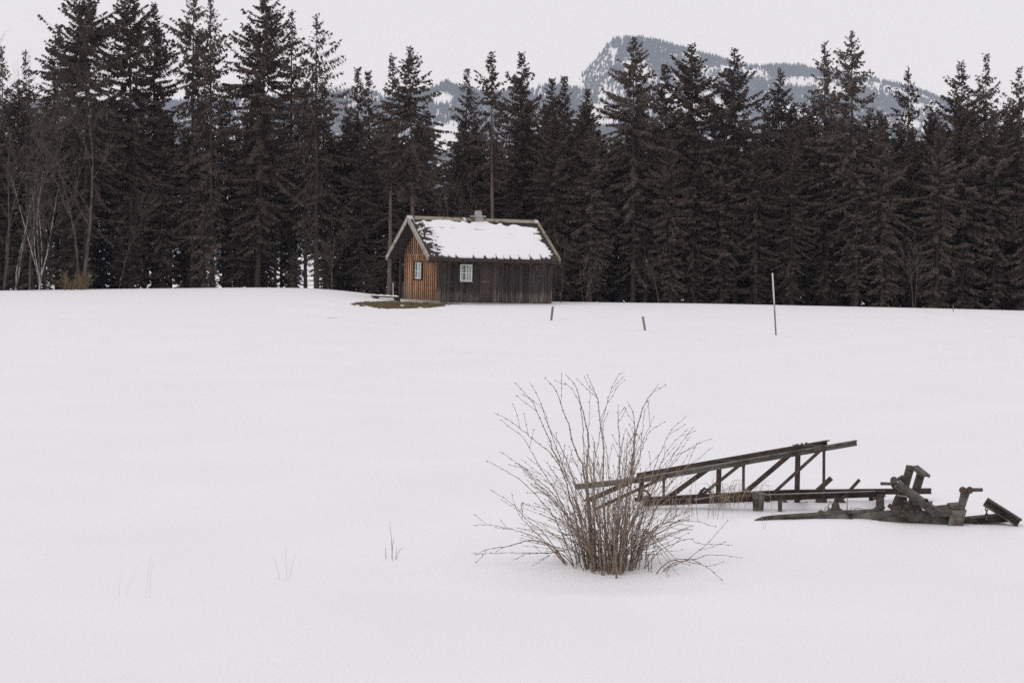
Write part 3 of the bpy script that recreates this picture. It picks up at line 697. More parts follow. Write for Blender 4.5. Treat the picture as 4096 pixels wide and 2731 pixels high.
    fr.box(-.0305, cy + .23, wz0 + .0501, -.0135, cy + .28, wz0 + .3999); fr.box(-.0305, cy + .23, wz0 + .4351, -.0135, cy + .28, wz1 - .0301)
    fr.build("frame", M_WHITE, w)
    for a, b in ((wy0 + .05, cy + .23), (cy + .28, wy1 - .05)):
        for c, d in ((wz0 + .05, wz0 + .40), (wz0 + .435, wz1 - .03)): MB().box(-.024, a, c, -.021, b, d).build("pane", M_GLASS, w)
    for a, b in ((wy0 + .06, wy0 + .30), (wy0 + .34, wy1 - .16)): MB().box(-.011, a, wz0 + .02, -.006, b, wz1 - .02).build("curtain", M_CURT, w)
    MB().box(-.0055, wy0, wz0, -.0035, wy1, wz1).build("interior_shade_sheet", M_DARKWOOD, w)  # thin dark sheet, its colour standing in for the unlit room
    # long-side window
    w = empty("window", (0, 0, 0), None, None); w.parent = e; w["label"] = "white-framed window with curtains and iron bars"
    a0, a1, z0, z1 = wx
    fr = MB()
    for a, b in ((a0, a0 + .055), (a1 - .055, a1), ((a0 + a1) / 2 - .03, (a0 + a1) / 2 + .03)): fr.box(a, -.066, z0, b, -.030, z1)
    for c, d in ((z0, z0 + .055), (z1 - .055, z1), ((z0 + z1) / 2 - .018, (z0 + z1) / 2 + .018)):
        fr.box(a0 + .0551, -.065, c, (a0 + a1) / 2 - .0301, -.031, d); fr.box((a0 + a1) / 2 + .0301, -.065, c, a1 - .0551, -.031, d)
    fr.build("frame", M_WHITE, w)
    MB().box(a0 - .04, -.12, z0 - .04, a1 + .04, -.030, z0 - .003).build("sill", M_TRIM, w)
    mx = (a0 + a1) / 2
    for a, b in ((a0 + .055, mx - .03), (mx + .03, a1 - .055)):
        for c, d in ((z0 + .055, (z0 + z1) / 2 - .018), ((z0 + z1) / 2 + .018, z1 - .055)): MB().box(a, -.050, c, b, -.047, d).build("pane", M_GLASS, w)
    MB().box(a0 + .09, -.026, z0 + .03, a0 + .19, -.018, z1 - .03).build("curtain", M_CURT, w)
    MB().box(mx + .11, -.026, z0 + .03, a1 - .02, -.018, z1 - .03).build("curtain", M_CURT, w)
    for xx in (a0 + .23, a0 + .275, mx + .07, mx + .10): MB().box(xx - .006, -.034, z0 + .06, xx + .006, -.029, z1 - .06).build("bar", M_WHITE, w)
    MB().box(a0, -.008, z0, a1, -.004, z1).build("interior_shade_sheet", M_DARKWOOD, w)  # room's shade put into a dark sheet behind the panes
    # door
    d = MB().box(dx[0] + .05, -.012, .10, dx[1] - .05, -.003, dx[2]).build("door", M_DOOR, e); d["label"] = "dark brown panelled door"
    fr = MB(); fr.box(dx[0] - .03, -.050, .05, dx[0] + .05, -.003, dx[2] + .05); fr.box(dx[1] - .05, -.050, .05, dx[1] + .03, -.003, dx[2] + .05)
    fr.box(dx[0] + .0501, -.048, dx[2], dx[1] - .0501, -.004, dx[2] + .05); fr.build("door_frame", M_DOOR, e)
    for c, h in ((.22, .55), (.85, .20), (1.15, .75)): MB().box(dx[0] + .14, -.024, c, dx[1] - .14, -.013, c + h).build("panel", M_DOOR, d)
    MB().box(dx[0] + .12, -.032, 1.09, dx[1] - .16, -.0135, 1.105).build("letter_strip", M_TRIM, d)
    MB().tube([(dx[1] - .12, -.013, 1.0), (dx[1] - .12, -.06, 1.0), (dx[1] - .22, -.06, 1.0)], .010, 5).build("handle", M_GUTTER, d)
    # chimney on the ridge
    cx = x0 + 4.05
    ch = MB().box(cx - .22, cy - .19, ZR - .1, cx + .22, cy + .19, ZR + .215).build("chimney", M_CONC, e)
    MB().box(cx - .36, cy - .26, ZR + .216, cx + .36, cy + .26, ZR + .295).build("slab", M_CONC, ch)
    t = MB()
    q = [(-.16, -.16), (.16, -.16), (.16, .16), (-.16, .16)]; q2 = [(a * .80, b * .80) for a, b in q]
    t.add([(cx + a, cy + b, ZR + .296) for a, b in q] + [(cx + a, cy + b, ZR + .56) for a, b in q2], [(3,2,1,0),(4,5,6,7),(0,1,5,4),(1,2,6,5),(2,3,7,6),(3,0,4,7)])
    t.build("pot", M_CONC, ch)
    MB().tube([(cx - .10, cy, ZR + .561), (cx - .10, cy, ZR + .86), (cx + .10, cy, ZR + .86), (cx + .10, cy, ZR + .561)], .008, 4).build("cowl_frame", M_GUTTER, ch)
    # --- snow on the front slope (its own thing)
    bpy.context.view_layer.update()
    W = x1 - x0; st = .032; xs = np.arange(.0, W + st, st); ds = np.arange(.0, SL + st, st)
    X, D = np.meshgrid(xs, ds)
    n1 = NZ.fbm(X / .55 + 4, D / .22 + 7, 3) - .5; n2 = NZ2.fbm(X / .16, D / .12, 2) - .5
    row = (D / tl) % 1.0; colp = (X / tw) % 1.0
    left = .98 - .20 * ss(2.4, 3.4, D) + .75 * n1 + .48 * (row - .5)
    right = W - (.42 - .12 * ss(.6, 3.2, D) - .8 * n1 + .22 * (row - .5)) 
    topb = .12 + .30 * ss(2.8, 6.8, X) + .5 * n1 + .16 * (NZ(X / .35, D * 0) - .5)
    botb = SL - (.10 + .75 * np.maximum(0, NZ2(X / .13 + 5 + D * .8, D * 0 + 2) - .74) * 2.2 + .15 * ss(5.9, 7.0, X) * (np.abs(colp - .5) * 2) + .14 * (1 - ss(.4, 1.6, X)))
    f = np.minimum.reduce([X - left, right - X, D - topb, botb - D])
    # a few bare seams along the tile courses
    seam = np.abs(D - .80 - .05 * np.sin(X * 2)) - .045; gate = NZ(X / .33 + 11, D * 0 + 3); f = np.where((gate > .74) & (X > 1) & (X < 6.2), np.minimum(f, seam), f)
    hole = np.abs(D - 1.25) - .03; f = np.where((X > 5.4) & (X < 5.62), np.minimum(f, hole), f)
    isl = (NZ2.fbm(X / .20 + 2, D / .07 + 9, 2) > .64) & (X > .22) & (X < 1.05) & (D > .15) & (D < SL - .2); f = np.where(isl, np.maximum(f, .03), f)
    hgt = .050 + .040 * np.clip(f / .06, 0, 1) + .012 * NZ.fbm(X / .5, D / .4); hgt = np.where(f > 0, hgt, .02)
    base = Vector((x0, cy, ZR))
    V = np.stack([x0 + X, cy + dn.y * D + up.y * hgt, ZR + dn.z * D + up.z * hgt], -1).reshape(-1, 3)
    Fq = grid_faces(len(xs), len(ds)); k = (f.ravel()[Fq] > 0).sum(1) >= 2
    me = tri_mesh("roof_snow", V, Fq[k], True); mw = e.matrix_world.copy() if False else Matrix.Translation(O) @ e.rotation_quaternion.to_matrix().to_4x4()
    me.transform(mw); o = link("roof_snow", me, M_SNOW); setp(o, "ragged white snow sheet lying on the hut roof", "snow")
    return e, mw
HUT, HUTM = hut()

# plank bench left of the hut, with snow, and a thin pale stake
def bench():
    a, b = P(1487, 1184, 97.0), P(1596, 1189.5, 96.6); d = b - a
    e = empty("plank_bench", (b.x, b.y, Gz(b.x, b.y)), "long low plank bench left of the hut gable", "bench")
    L = lambda p: p - e.location
    MB().beam(L(a), L(b), .35, .07).build("seat", M_DARKWOOD, e)
    for t in (.93, .15):
        q = a.lerp(b, t); MB().box(L(q).x - .16, L(q).y - .12, Gz(q.x, q.y) - .2 - e.location.z, L(q).x + .16, L(q).y + .12, L(q).z - .037).build("leg", M_DARKWOOD, e)
    s = MB(); n = 14; vs = []
    for i in range(n + 1):
        p = a.lerp(b, i / n) + Vector((0, 0, .037)); h = .055 + .015 * math.sin(i * 1.7) if 0 < i < n else .01
        vs += [p + Vector((0, -.17, 0)), p + Vector((0, -.14, h)), p + Vector((0, .14, h)), p + Vector((0, .17, 0))]
    s.add(vs, [(4*i+k, 4*i+4+k, 4*i+5+k, 4*i+1+k) for i in range(n) for k in range(3)], True)
    s.build("bench_snow", M_SNOW, label="strip of snow lying on the plank bench", cat="snow")
    p = P(1573, 1186, 97.8); q = P(1572, 1131, 97.8)
    MB().tube([p - Vector((0, 0, .3)), q], [.022, .02], 6).build("thin_stake", M_WHITE, label="thin whitish stake behind the plank bench", cat="stake")
bench()

# bare turf in front of the hut
def turf():
    pts = [(1400, 1217), (1435, 1211), (1480, 1208), (1540, 1206), (1580, 1207), (1700, 1211), (1790, 1216), (1850, 1217), (1790, 1219), (1755, 1222), (1775, 1224), (1735, 1229), (1690, 1232), (1600, 1234.5), (1512, 1234.5), (1490, 1229), (1430, 1223)]
    rr = random.Random(4)
    W = [hit(a, b, 70, 97.5) for a, b in pts]
    W = [Vector((p.x, min(p.y, 98.5), 0)) for p in W]
    fine = []
    for i in range(len(W)):
        for k in range(8):
            t = k / 8; p = W[i].lerp(W[(i + 1) % len(W)], t); fine.append((p.x + rr.gauss(0, .09), p.y + rr.gauss(0, .35)))
    poly = np.array(fine)
    def inside(x, y):
        c = np.zeros(np.shape(x), bool); n = len(poly); j = n - 1
        for i in range(n):
            xi, yi = poly[i]; xj, yj = poly[j]
            t = ((yi > y) != (yj > y)) & (x < (xj - xi) * (y - yi) / (yj - yi + 1e-12) + xi); c ^= t; j = i
        return c
    xs = np.arange(poly[:, 0].min() - .1, poly[:, 0].max() + .1, .06); ys = np.arange(poly[:, 1].min() - .2, poly[:, 1].max() + .2, .12)
    X, Y = np.meshgrid(xs, ys); V = np.stack([X, Y, G(X, Y) + .012 + .02 * NZ.fbm(X / .3, Y / .3)], -1).reshape(-1, 3); Fq = grid_faces(len(xs), len(ys))
    c = V[Fq].mean(1); k = inside(c[:, 0], c[:, 1]) & (NZ2.fbm(c[:, 0] / .45, c[:, 1] / 1.1) > .34)
    setp(link("bare_ground", tri_mesh("bare_ground", V, Fq[k], True), M_SOIL), "brown bare ground where the snow has melted", kind="structure")
    rng = np.random.default_rng(4); n = 14000
    x = rng.uniform(xs[0], xs[-1], n); y = rng.uniform(ys[0], ys[-1], n); k = inside(x, y) & (NZ2.fbm(x / .45, y / 1.1) > .34); x, y = x[k], y[k]; n = len(x); z = G(x, y) + .01
    az = rng.uniform(0, 6.28, n); w = .012; h = rng.uniform(.02, .09, n); ln = rng.normal(0, .05, (n, 2))
    A = np.stack([x - w * np.cos(az), y - w * np.sin(az), z], -1); B = np.stack([x + w * np.cos(az), y + w * np.sin(az), z], -1); C = np.stack([x + ln[:, 0], y + ln[:, 1], z + h], -1)
    V = np.stack([A, B, C], 1).reshape(-1, 3)
    setp(link("turf", tri_mesh("turf", V, np.arange(len(V)).reshape(-1, 3)), M_TURF), "matted olive-brown winter grass in front of the hut", "grass", kind="stuff")
turf()

# posts and poles in the snow
def post(name, px0, py0, px1, py1, wpx, m, label, cat, group=None, round_=False, dead=.4):
    b = hit(px1, py1, 40, 99); t = P(px0, py0, b.y); w = wpx / F * b.y
    d = (t - b); root = b - d.normalized() * dead
    o = MB(); rel = lambda p: p - b
    if round_: o.tube([rel(root), rel(b), rel(b.lerp(t, .5)), rel(t)], [w / 2, w / 2, w / 2 * .98, w / 2 * .9], 9)
    else:
        o.tube([rel(root), rel(b), rel(t) - d.normalized() * .02, rel(t)], [w / 2, w / 2, w / 2, w / 2 * .8], 7, smooth=False)
    ob = o.build(name, m, label=label, cat=cat, group=group); ob.location = b
post("fence_post", 2211, 1226, 2205, 1281, 9.5, M_POST, "short brown fence post nearest to the hut", "post", "fence posts in the snow")
post("fence_post", 2571, 1265, 2580, 1321, 9.5, M_POSTG, "short grey-green fence post leaning left, right of the brown one", "post", "fence posts in the snow")
post("marker_pole", 3090, 1092, 3104, 1340, 6.5, M_POLE, "tall thin pale pole leaning in the snow at right", "pole", None, True)
post("small_stake", 3813, 1221, 3813, 1248, 3, M_POLE, "tiny pale stake on the snow crest at far right", "stake", None, True)

# ------------------------------------------------------------------ lattice boom
def bolt(mb, p, r=.014, d=(0, -1, 0)):
    d = Vector(d); mb.tube([p, p + d * r * 1.2], [r, r * .9], 6, smooth=False)
def boom():
    YN, YF = 22.55, 23.15
    T = lambda x, y, Y: P(2260 + x * .5272, 1720 + y * .5272, Y)
    S = lambda px: px * .5272 / F * 22.8
    o = T(1300, 560, 22.8); e = empty("lattice_boom", (o.x, o.y, Gz(o.x, o.y)), "long tapering rusty lattice boom lying in the snow behind the bush", "steel frame")
    L = lambda p: p - e.location
    def bm(name, pts, Y, w, h, m=M_RUST, prof='LT', up=(0, 0, 1), dep=None):
        for i in range(len(pts) - 1):
            a, b = pts[i], pts[i + 1]
            mb = MB().beam(L(T(a[0], a[1], Y)), L(T(b[0], b[1], Y)), S(dep or w), S(h), up, prof)
            ob = mb.build(name, m, e)
        return ob
    # chords: near (lower in view) and far
    c1 = bm("top_chord", [(75, 433), (600, 375), (1350, 246)], YN, 42, 44, M_PAINT, 'LT'); c2 = bm("top_chord", [(1352, 245.5), (2216, 97)], YN, 42, 44, M_PAINT, 'LT')
    bm("top_chord", [(545, 350), (1992, 98)], YF, 40, 46, M_RUST, 'L')
    MB().beam(L(T(1900, 98, YF - .02)), L(T(2006, 78, YF - .02)), S(46), S(5)).build("flange", M_RUST, e)
    bm("bottom_chord", [(590, 553), (1669, 507), (2430, 481)], YN, 46, 44, M_RUST, 'I')
    bm("bottom_chord", [(528, 533), (1669, 473), (2778, 461)], YF, 44, 42, M_RUST, 'I')
    # near frame: thin angles
    for x, a in ((750, 352), (1355, 252), (1965, 138)): bm("post", [(x, a), (x - 2, 530)], YN + .03, 19, 22, M_RUST, 'L', up=(0, 1, 0))
    for p, q in (((215, 605), (745, 362)), ((1000, 522), (1350, 245)), ((1585, 474), (1970, 124)), ((2085, 540), (2236, 374))): bm("diagonal", [p, q], YN - .035, 10, 24, M_RUST, 'box')
    # far frame: heavy channels
    for x, x2, a in ((588, 560, 352), (1170, 1160, 250), (1768, 1758, 145)): bm("post", [(x, a), (x2, 590)], YF, 30, 36, M_RUST, 'U', up=(0, 1, 0), dep=36)
    for p, q in (((48, 590), (560, 362)), ((780, 512), (1090, 290)), ((1370, 470), (1700, 190)), ((1880, 490), (2022, 362))): bm("diagonal", [p, q], YF + .03, 20, 36, M_RUST, 'box')
    bm("tail_bar", [(48, 628), (235, 606)], YF - .1, 14, 15, M_RUST, 'box')
    # flat lacing bars across the top, with rivets
    for (a, b) in (((1165, 226), (1372, 238)), ((1745, 112), (1962, 117)), ((565, 338), (760, 345))):
        MB().beam(L(T(a[0], a[1], YF)), L(T(b[0], b[1], YN)), .075, .012).build("lacing_bar", M_PAINTD, e)
        r = MB()
        for k in range(3): bolt(r, L(T(a[0] + 18 + 34 * k, a[1] - 2 - 5 * k, YF - .02)) + Vector((0, 0, -.008)), .017, (0, 0, 1))
        r.build("rivet", M_RUST, e)
    # gusset plates
    for (x, y) in ((1340, 262), (1940, 140), (740, 370)):
        q = [T(x - 60, y + 22, YN - .05), T(x + 28, y + 12, YN - .05), T(x + 36, y - 14, YN - .05), T(x + 10, y - 18, YN - .05), T(x - 45, y - 5, YN - .05)]
        MB().extrude([L(p) for p in q], (0, .012, 0)).build("gusset", M_RUST, e)
    # cross members, feet and struts under the bottom chords
    for x in (600, 1165, 1765, 2320):
        MB().beam(L(T(x, 520, YN + .04)), L(T(x + 25, 510, YF - .03)), .05, .05).build("cross_bar", M_RUST, e)
    C = lambda x, y, Y: P(3000 + x * .466, 1800 + y * .466, Y)
    q = [(18, 352), (130, 352), (114, 520), (28, 520)]; MB().extrude([L(C(a, b, YN - .06)) for a, b in q], (0, .02, 0)).build("foot_plate", M_PAINTD, e)
    for (a, b, w, Y) in (((258, 410), (258, 490), 30, YN), ((280, 412), (345, 492), 24, YF), ((405, 410), (412, 500), 36, YF), ((612, 405), (612, 490), 92, YF), ((765, 402), (835, 492), 30, YF), ((800, 405), (740, 440), 18, YF), ((1117, 375), (1117, 510), 62, YN), ((165, 410), (120, 490), 26, YF)):
        pa, pb = C(*a, Y), C(*b, Y); pb = pb + (pb - pa).normalized() * (.16 if b != (740, 440) else 0)
        MB().beam(L(pa), L(pb), .07, w * .466 / F * Y, (1, 0, 0) if abs(a[0] - b[0]) < 5 else (0, 0, 1), 'box').build("strut", M_RUST, e)
    for (a, b) in (((640, 520), (660, 590)), ((880, 540), (905, 600)), ((1045, 520), (1050, 590)), ((1290, 530), (1255, 590)), ((1340, 520), (1345, 590))):
        MB().beam(L(T(*a, YF)), L(T(*b, YF)), .05, .05).build("strut", M_RUST, e)
    # cable loops
    for pts, Y, r in (([(590, 452), (622, 465), (645, 495), (652, 530)], YF, .014), ([(1010, 500), (1035, 462), (1060, 440), (1088, 452), (1108, 482), (1112, 500)], YN + .1, .02)):
        MB().tube([L(T(a, b, Y)) for a, b in pts], r, 6).build("cable", M_RUST, e)
    MB().tube([L(C(a, b, YF)) for a, b in ((425, 485), (455, 458), (480, 452), (510, 462), (545, 490))], .022, 6).build("cable", M_RUST, e)
    MB().tube([L(T(a, b, YN - .06)) for a, b in ((980, 528), (1180, 490), (1350, 462), (1450, 470), (1540, 488), (1640, 484), (2350, 462))], .006, 4).build("wire", M_TRIM, e)
boom()

# ------------------------------------------------------------------ old farm machine
def machine():
    Y0 = 21.6
    A = lambda x, y, Y=Y0: P(3400 + x * .1913, 1830 + y * .1913, Y)
    B = lambda x, y, Y=Y0: P(3640 + x * .1939, 1900 + y * .1939, Y)
    C = lambda x, y, Y=Y0: P(3000 + x * .466, 1800 + y * .466, Y)
    o = C(1400, 620); e = empty("rusted_machine", (o.x, o.y, Gz(o.x, o.y)), "green and rusty iron machine frame sunk in the snow at right", "machine")
    L = lambda p: p - e.location
    s = Y0 / F
    def plate(name, pts, f, Y, dep, m): return MB().extrude([L(f(a, b, Y)) for a, b in pts], (0, dep, 0)).build(name, m, e)
    def bar(name, f, a, b, Ya, Yb, w, h, m, prof='box', up=(0, 0, 1)): return MB().beam(L(f(*a, Ya)), L(f(*b, Yb)), w, h, up, prof).build(name, m, e)
    # long nose: pipe, skid strip and side plates
    MB().tube([L(C(a, b, Y)) for a, b, Y in ((40, 603, 21.3), (110, 584, 21.3), (210, 573, 21.3), (430, 558, 21.32), (650, 545, 21.35), (860, 530, 21.4), (1040, 520, 21.45), (1090, 510, 21.45))], [.012, .022, .024, .024, .024, .024, .024, .024], 10).build("pipe", M_PAINTD, e)
    MB().tube([L(C(a, b, 21.45)) for a, b in ((1078, 516), (1110, 497), (1148, 474))], .036, 10).build("pipe_end", M_PAINTD, e)
    bar("skid_strip", C, (250, 564), (600, 542), 21.5, 21.5, .05, .016, M_PAINTD)
    plate("side_plate", [(520, 566), (830, 544), (900, 612), (880, 690), (700, 690)], C, 21.36, .018, M_PAINT)
    plate("side_plate", [(834, 545), (1080, 528), (1260, 508), (1300, 700), (900, 700), (903, 612)], C, 21.42, .018, M_PAINT)
    plate("lower_plate", [(905, 606), (1150, 590), (1330, 572), (1330, 720), (905, 720)], C, 21.38, .025, M_PAINTD)
    bar("rib", C, (826, 545), (896, 612), 21.34, 21.36, .02, .016, M_RUST)
    plate("nose_plate", [(120, 590), (260, 582), (650, 562), (650, 680), (240, 680)], C, 21.33, .015, M_PAINTD)
    # knob and cap on the nose
    k = L(C(735, 530, 21.6)); MB().tube([k, k + Vector((0, 0, .05)), k + Vector((0, 0, .08)), k + Vector((0, 0, .11)), k + Vector((0, 0, .125))], [.13, .05, .045, .035, .02], 10).build("lubricator", M_PAINTD, e)
    MB().tube([k + Vector((.005, 0, .12)), k + Vector((.01, 0, .17))], [.026, .024], 8).build("cap", M_RUST, e)
    MB().tube([L(C(585, 540, 21.5)), L(C(605, 532, 21.5)), L(C(640, 540, 21.5))], [.02, .032, .02], 8).build("clamp", M_PAINTD, e)
    bar("cover_plate", C, (760, 528), (860, 524), 21.6, 21.6, .12, .02, M_PAINTD)
    # upright frame: left leg, cap, right leg
    bar("upright", A, (1268, 172), (1090, 800), 21.55, 21.55, .085, .075, M_PAINTD, 'U', up=(0, 1, 0))
    bar("upright", A, (1488, 320), (1290, 980), 21.85, 21.85, .085, .085, M_PAINTD, 'U', up=(0, 1, 0))
    cap = MB(); q = [A(1195, 175, 21.5), A(1420, 155, 21.72), A(1686, 360, 21.95), A(1575, 372, 21.75), A(1320, 235, 21.5)]
    MB().extrude([L(A(1300, 170, 21.5)), L(A(1425, 155, 21.62)), L(A(1685, 362, 21.95)), L(A(1570, 372, 21.8))], (0, .004, -.018)).build("top_flange", M_PAINT, e)
    MB().extrude([L(A(1195, 176, 21.48)), L(A(1305, 170, 21.5)), L(A(1325, 262, 21.5)), L(A(1215, 255, 21.48))], (0, .08, 0)).build("corner_plate", M_PAINTD, e)
    MB().extrude([L(A(1310, 185, 21.5)), L(A(1570, 374, 21.8)), L(A(1540, 430, 21.8)), L(A(1318, 262, 21.5))], (0, .012, 0)).build("top_web", M_PAINTD, e)
    MB().extrude([L(A(1590, 375, 21.82)), L(A(1684, 366, 21.95)), L(A(1662, 430, 21.95))], (0, .012, 0)).build("flange_tip", M_PAINTD, e)
    # hinge with handle
    bar("handle", A, (640, 540), (880, 546), 21.4, 21.4, .034, .034, M_PAINTD)
    MB().tube([L(A(920, 470, 21.36)), L(A(920, 470, 21.5))], .044, 12, smooth=False).build("hinge", M_PAINTD, e)
    for a, b in (((930, 500), (1105, 388)), ((1108, 385), (1095, 470)), ((885, 560), (960, 690)), ((960, 540), (1010, 620)), ((905, 470), (890, 580))):
        MB().tube([L(A(*a, 21.42)), L(A(*b, 21.45))], .020, 8).build("link_rod", M_PAINTD, e)
    # sloping channel in front
    bar("sloping_channel", A, (985, 545), (1800, 1160), 21.35, 21.30, .06, .105, M_PAINT, 'box')
    bar("channel_flange", A, (1050, 500), (1870, 1110), 21.42, 21.38, .15, .014, M_PAINT, 'box', up=(-.5, 0, 1))
    bar("channel_lip", A, (975, 575), (1740, 1150), 21.28, 21.24, .012, .05, M_PAINTD)
    bl = MB()
    for a, b in ((1590, 880), (1605, 905), (1770, 1085)): bolt(bl, L(A(a, b, 21.27)), .022)
    bl.build("bolt", M_RUST, e)
    MB().extrude([L(A(1650, 925, 21.5)), L(A(1730, 918, 21.5)), L(A(1705, 1010, 21.5)), L(A(1640, 1000, 21.5))], (0, .05, 0)).build("lug", M_PAINTD, e)
    # bolted shoe
    plate("shoe_plate", [(780, 1025), (832, 950), (905, 1000), (985, 1010), (1230, 1180), (1180, 1235), (1060, 1255)], A, 21.22, .016, M_PAINTD)
    plate("bracket", [(905, 1000), (965, 850), (1010, 770), (1205, 810), (1190, 900), (1300, 960), (1420, 965), (1600, 1180), (1520, 1330), (1230, 1330), (1180, 1230)], A, 21.30, .10, M_PAINTD)
    bar("bracket_lip", A, (1000, 790), (1200, 812), 21.27, 21.27, .05, .02, M_PAINT)
    bar("bracket_rib", A, (1120, 890), (1290, 985), 21.26, 21.26, .05, .025, M_RUST)
    bar("bracket_rib", A, (1240, 960), (1420, 960), 21.26, 21.26, .05, .018, M_RUST)
    bl = MB()
    for a, b in ((915, 1040), (1020, 1035), (1105, 1110), (1095, 1190), (1185, 1005), (1280, 1120), (1400, 1120)): bolt(bl, L(A(a, b, 21.22)), .020)
    bl.build("bolt", M_RUST, e)
    # main body box
    plate("body_side", [(1180, 1230), (1500, 1100), (1760, 1160), (1900, 1150), (2050, 1130), (2100, 1200), (2020, 1560), (600, 1560), (600, 1290), (1000, 1230)], A, 21.33, .05, M_PAINTD)
    plate("body_web", [(480, 790), (860, 760), (830, 950), (760, 1200), (0, 1200), (0, 800)], B, 21.42, .05, M_PAINTD)
    plate("side_beam", [(500, 772), (870, 735), (850, 850), (640, 850), (520, 860)], B, 21.25, .06, M_PAINTD)
    plate("end_plate", [(872, 734), (1172, 720), (1125, 900), (1080, 1200), (740, 1200), (820, 900)], B, 21.24, .03, M_PAINT)
    MB().extrude([L(B(470, 632, 21.75)), L(B(780, 600, 21.75)), L(B(1000, 590, 21.75)), L(B(1135, 690, 21.5)), L(B(1172, 722, 21.24)), L(B(870, 735, 21.24)), L(B(500, 774, 21.24))], (0, .004, -.02)).build("deck_plate", M_PAINTD, e)
    MB().extrude([L(B(780, 575, 21.5)), L(B(1000, 558, 21.5)), L(B(1135, 686, 21.4)), L(B(880, 690, 21.4))], (0, .03, 0)).build("base_angle", M_PAINT, e)
    MB().extrude([L(B(770, 585, 21.47)), L(B(800, 580, 21.47)), L(B(880, 690, 21.37)), L(B(770, 645, 21.45))], (0, .02, 0)).build("base_angle", M_RUST, e)
    # upright bracket with pin
    plate("pin_bracket", [(1062, 330), (1242, 300), (1228, 400), (1132, 690), (1000, 600)], B, 21.42, .03, M_PAINT)
    for x, r in ((1088, .050), (1232, .050)): MB().tube([L(B(x, 308, 21.36)), L(B(x, 308, 21.48))], r * .86, 12, smooth=False).build("boss", M_RUST, e)
    MB().tube([L(B(1040, 312, 21.42)), L(B(1250, 302, 21.42)), L(B(1495, 300, 21.42))], [.022, .022, .022], 10).build("pin", M_RUST, e)
    for x in (1095, 1215): MB().extrude([L(B(x, 250, 21.4)), L(B(x + 40, 290, 21.4)), L(B(x, 300, 21.4))], (0, .03, 0)).build("ear", M_RUST, e)
    # drawbar to the right with its angled end
    bar("drawbar", B, (1080, 955), (1990, 868), 21.45, 21.45, .14, .092, M_PAINTD, 'I')
    bar("drawbar_top", B, (1150, 885), (1900, 822), 21.62, 21.62, .04, .035, M_RUST)
    bar("angled_end", B, (1560, 545), (2260, 985), 21.40, 21.32, .10, .105, M_PAINTD, 'U', up=(0, 0, 1))
    bar("end_flange", B, (1620, 500), (2225, 935), 21.48, 21.40, .05, .02, M_PAINTD)
    # chain
    p = B(1583, 590, 21.36)
    for k in range(4):
        c = L(p) - Vector((0, 0, .038 * k + .02)); ring = []
        for t in range(13):
            a = t / 12 * 2 * math.pi; u = math.cos(a) * .016; v = math.sin(a) * .028
            ring.append(c + (Vector((u, 0, v)) if k % 2 else Vector((u * .4, u, v))))
        MB().tube(ring, .0065, 5, False).build("chain_link", M_RUST, e)
    MB().tube([L(p) - Vector((0, 0, .15)), L(p) - Vector((0, 0, .185))], [.012, .022], 6).build("chain_hook", M_RUST, e)
machine()

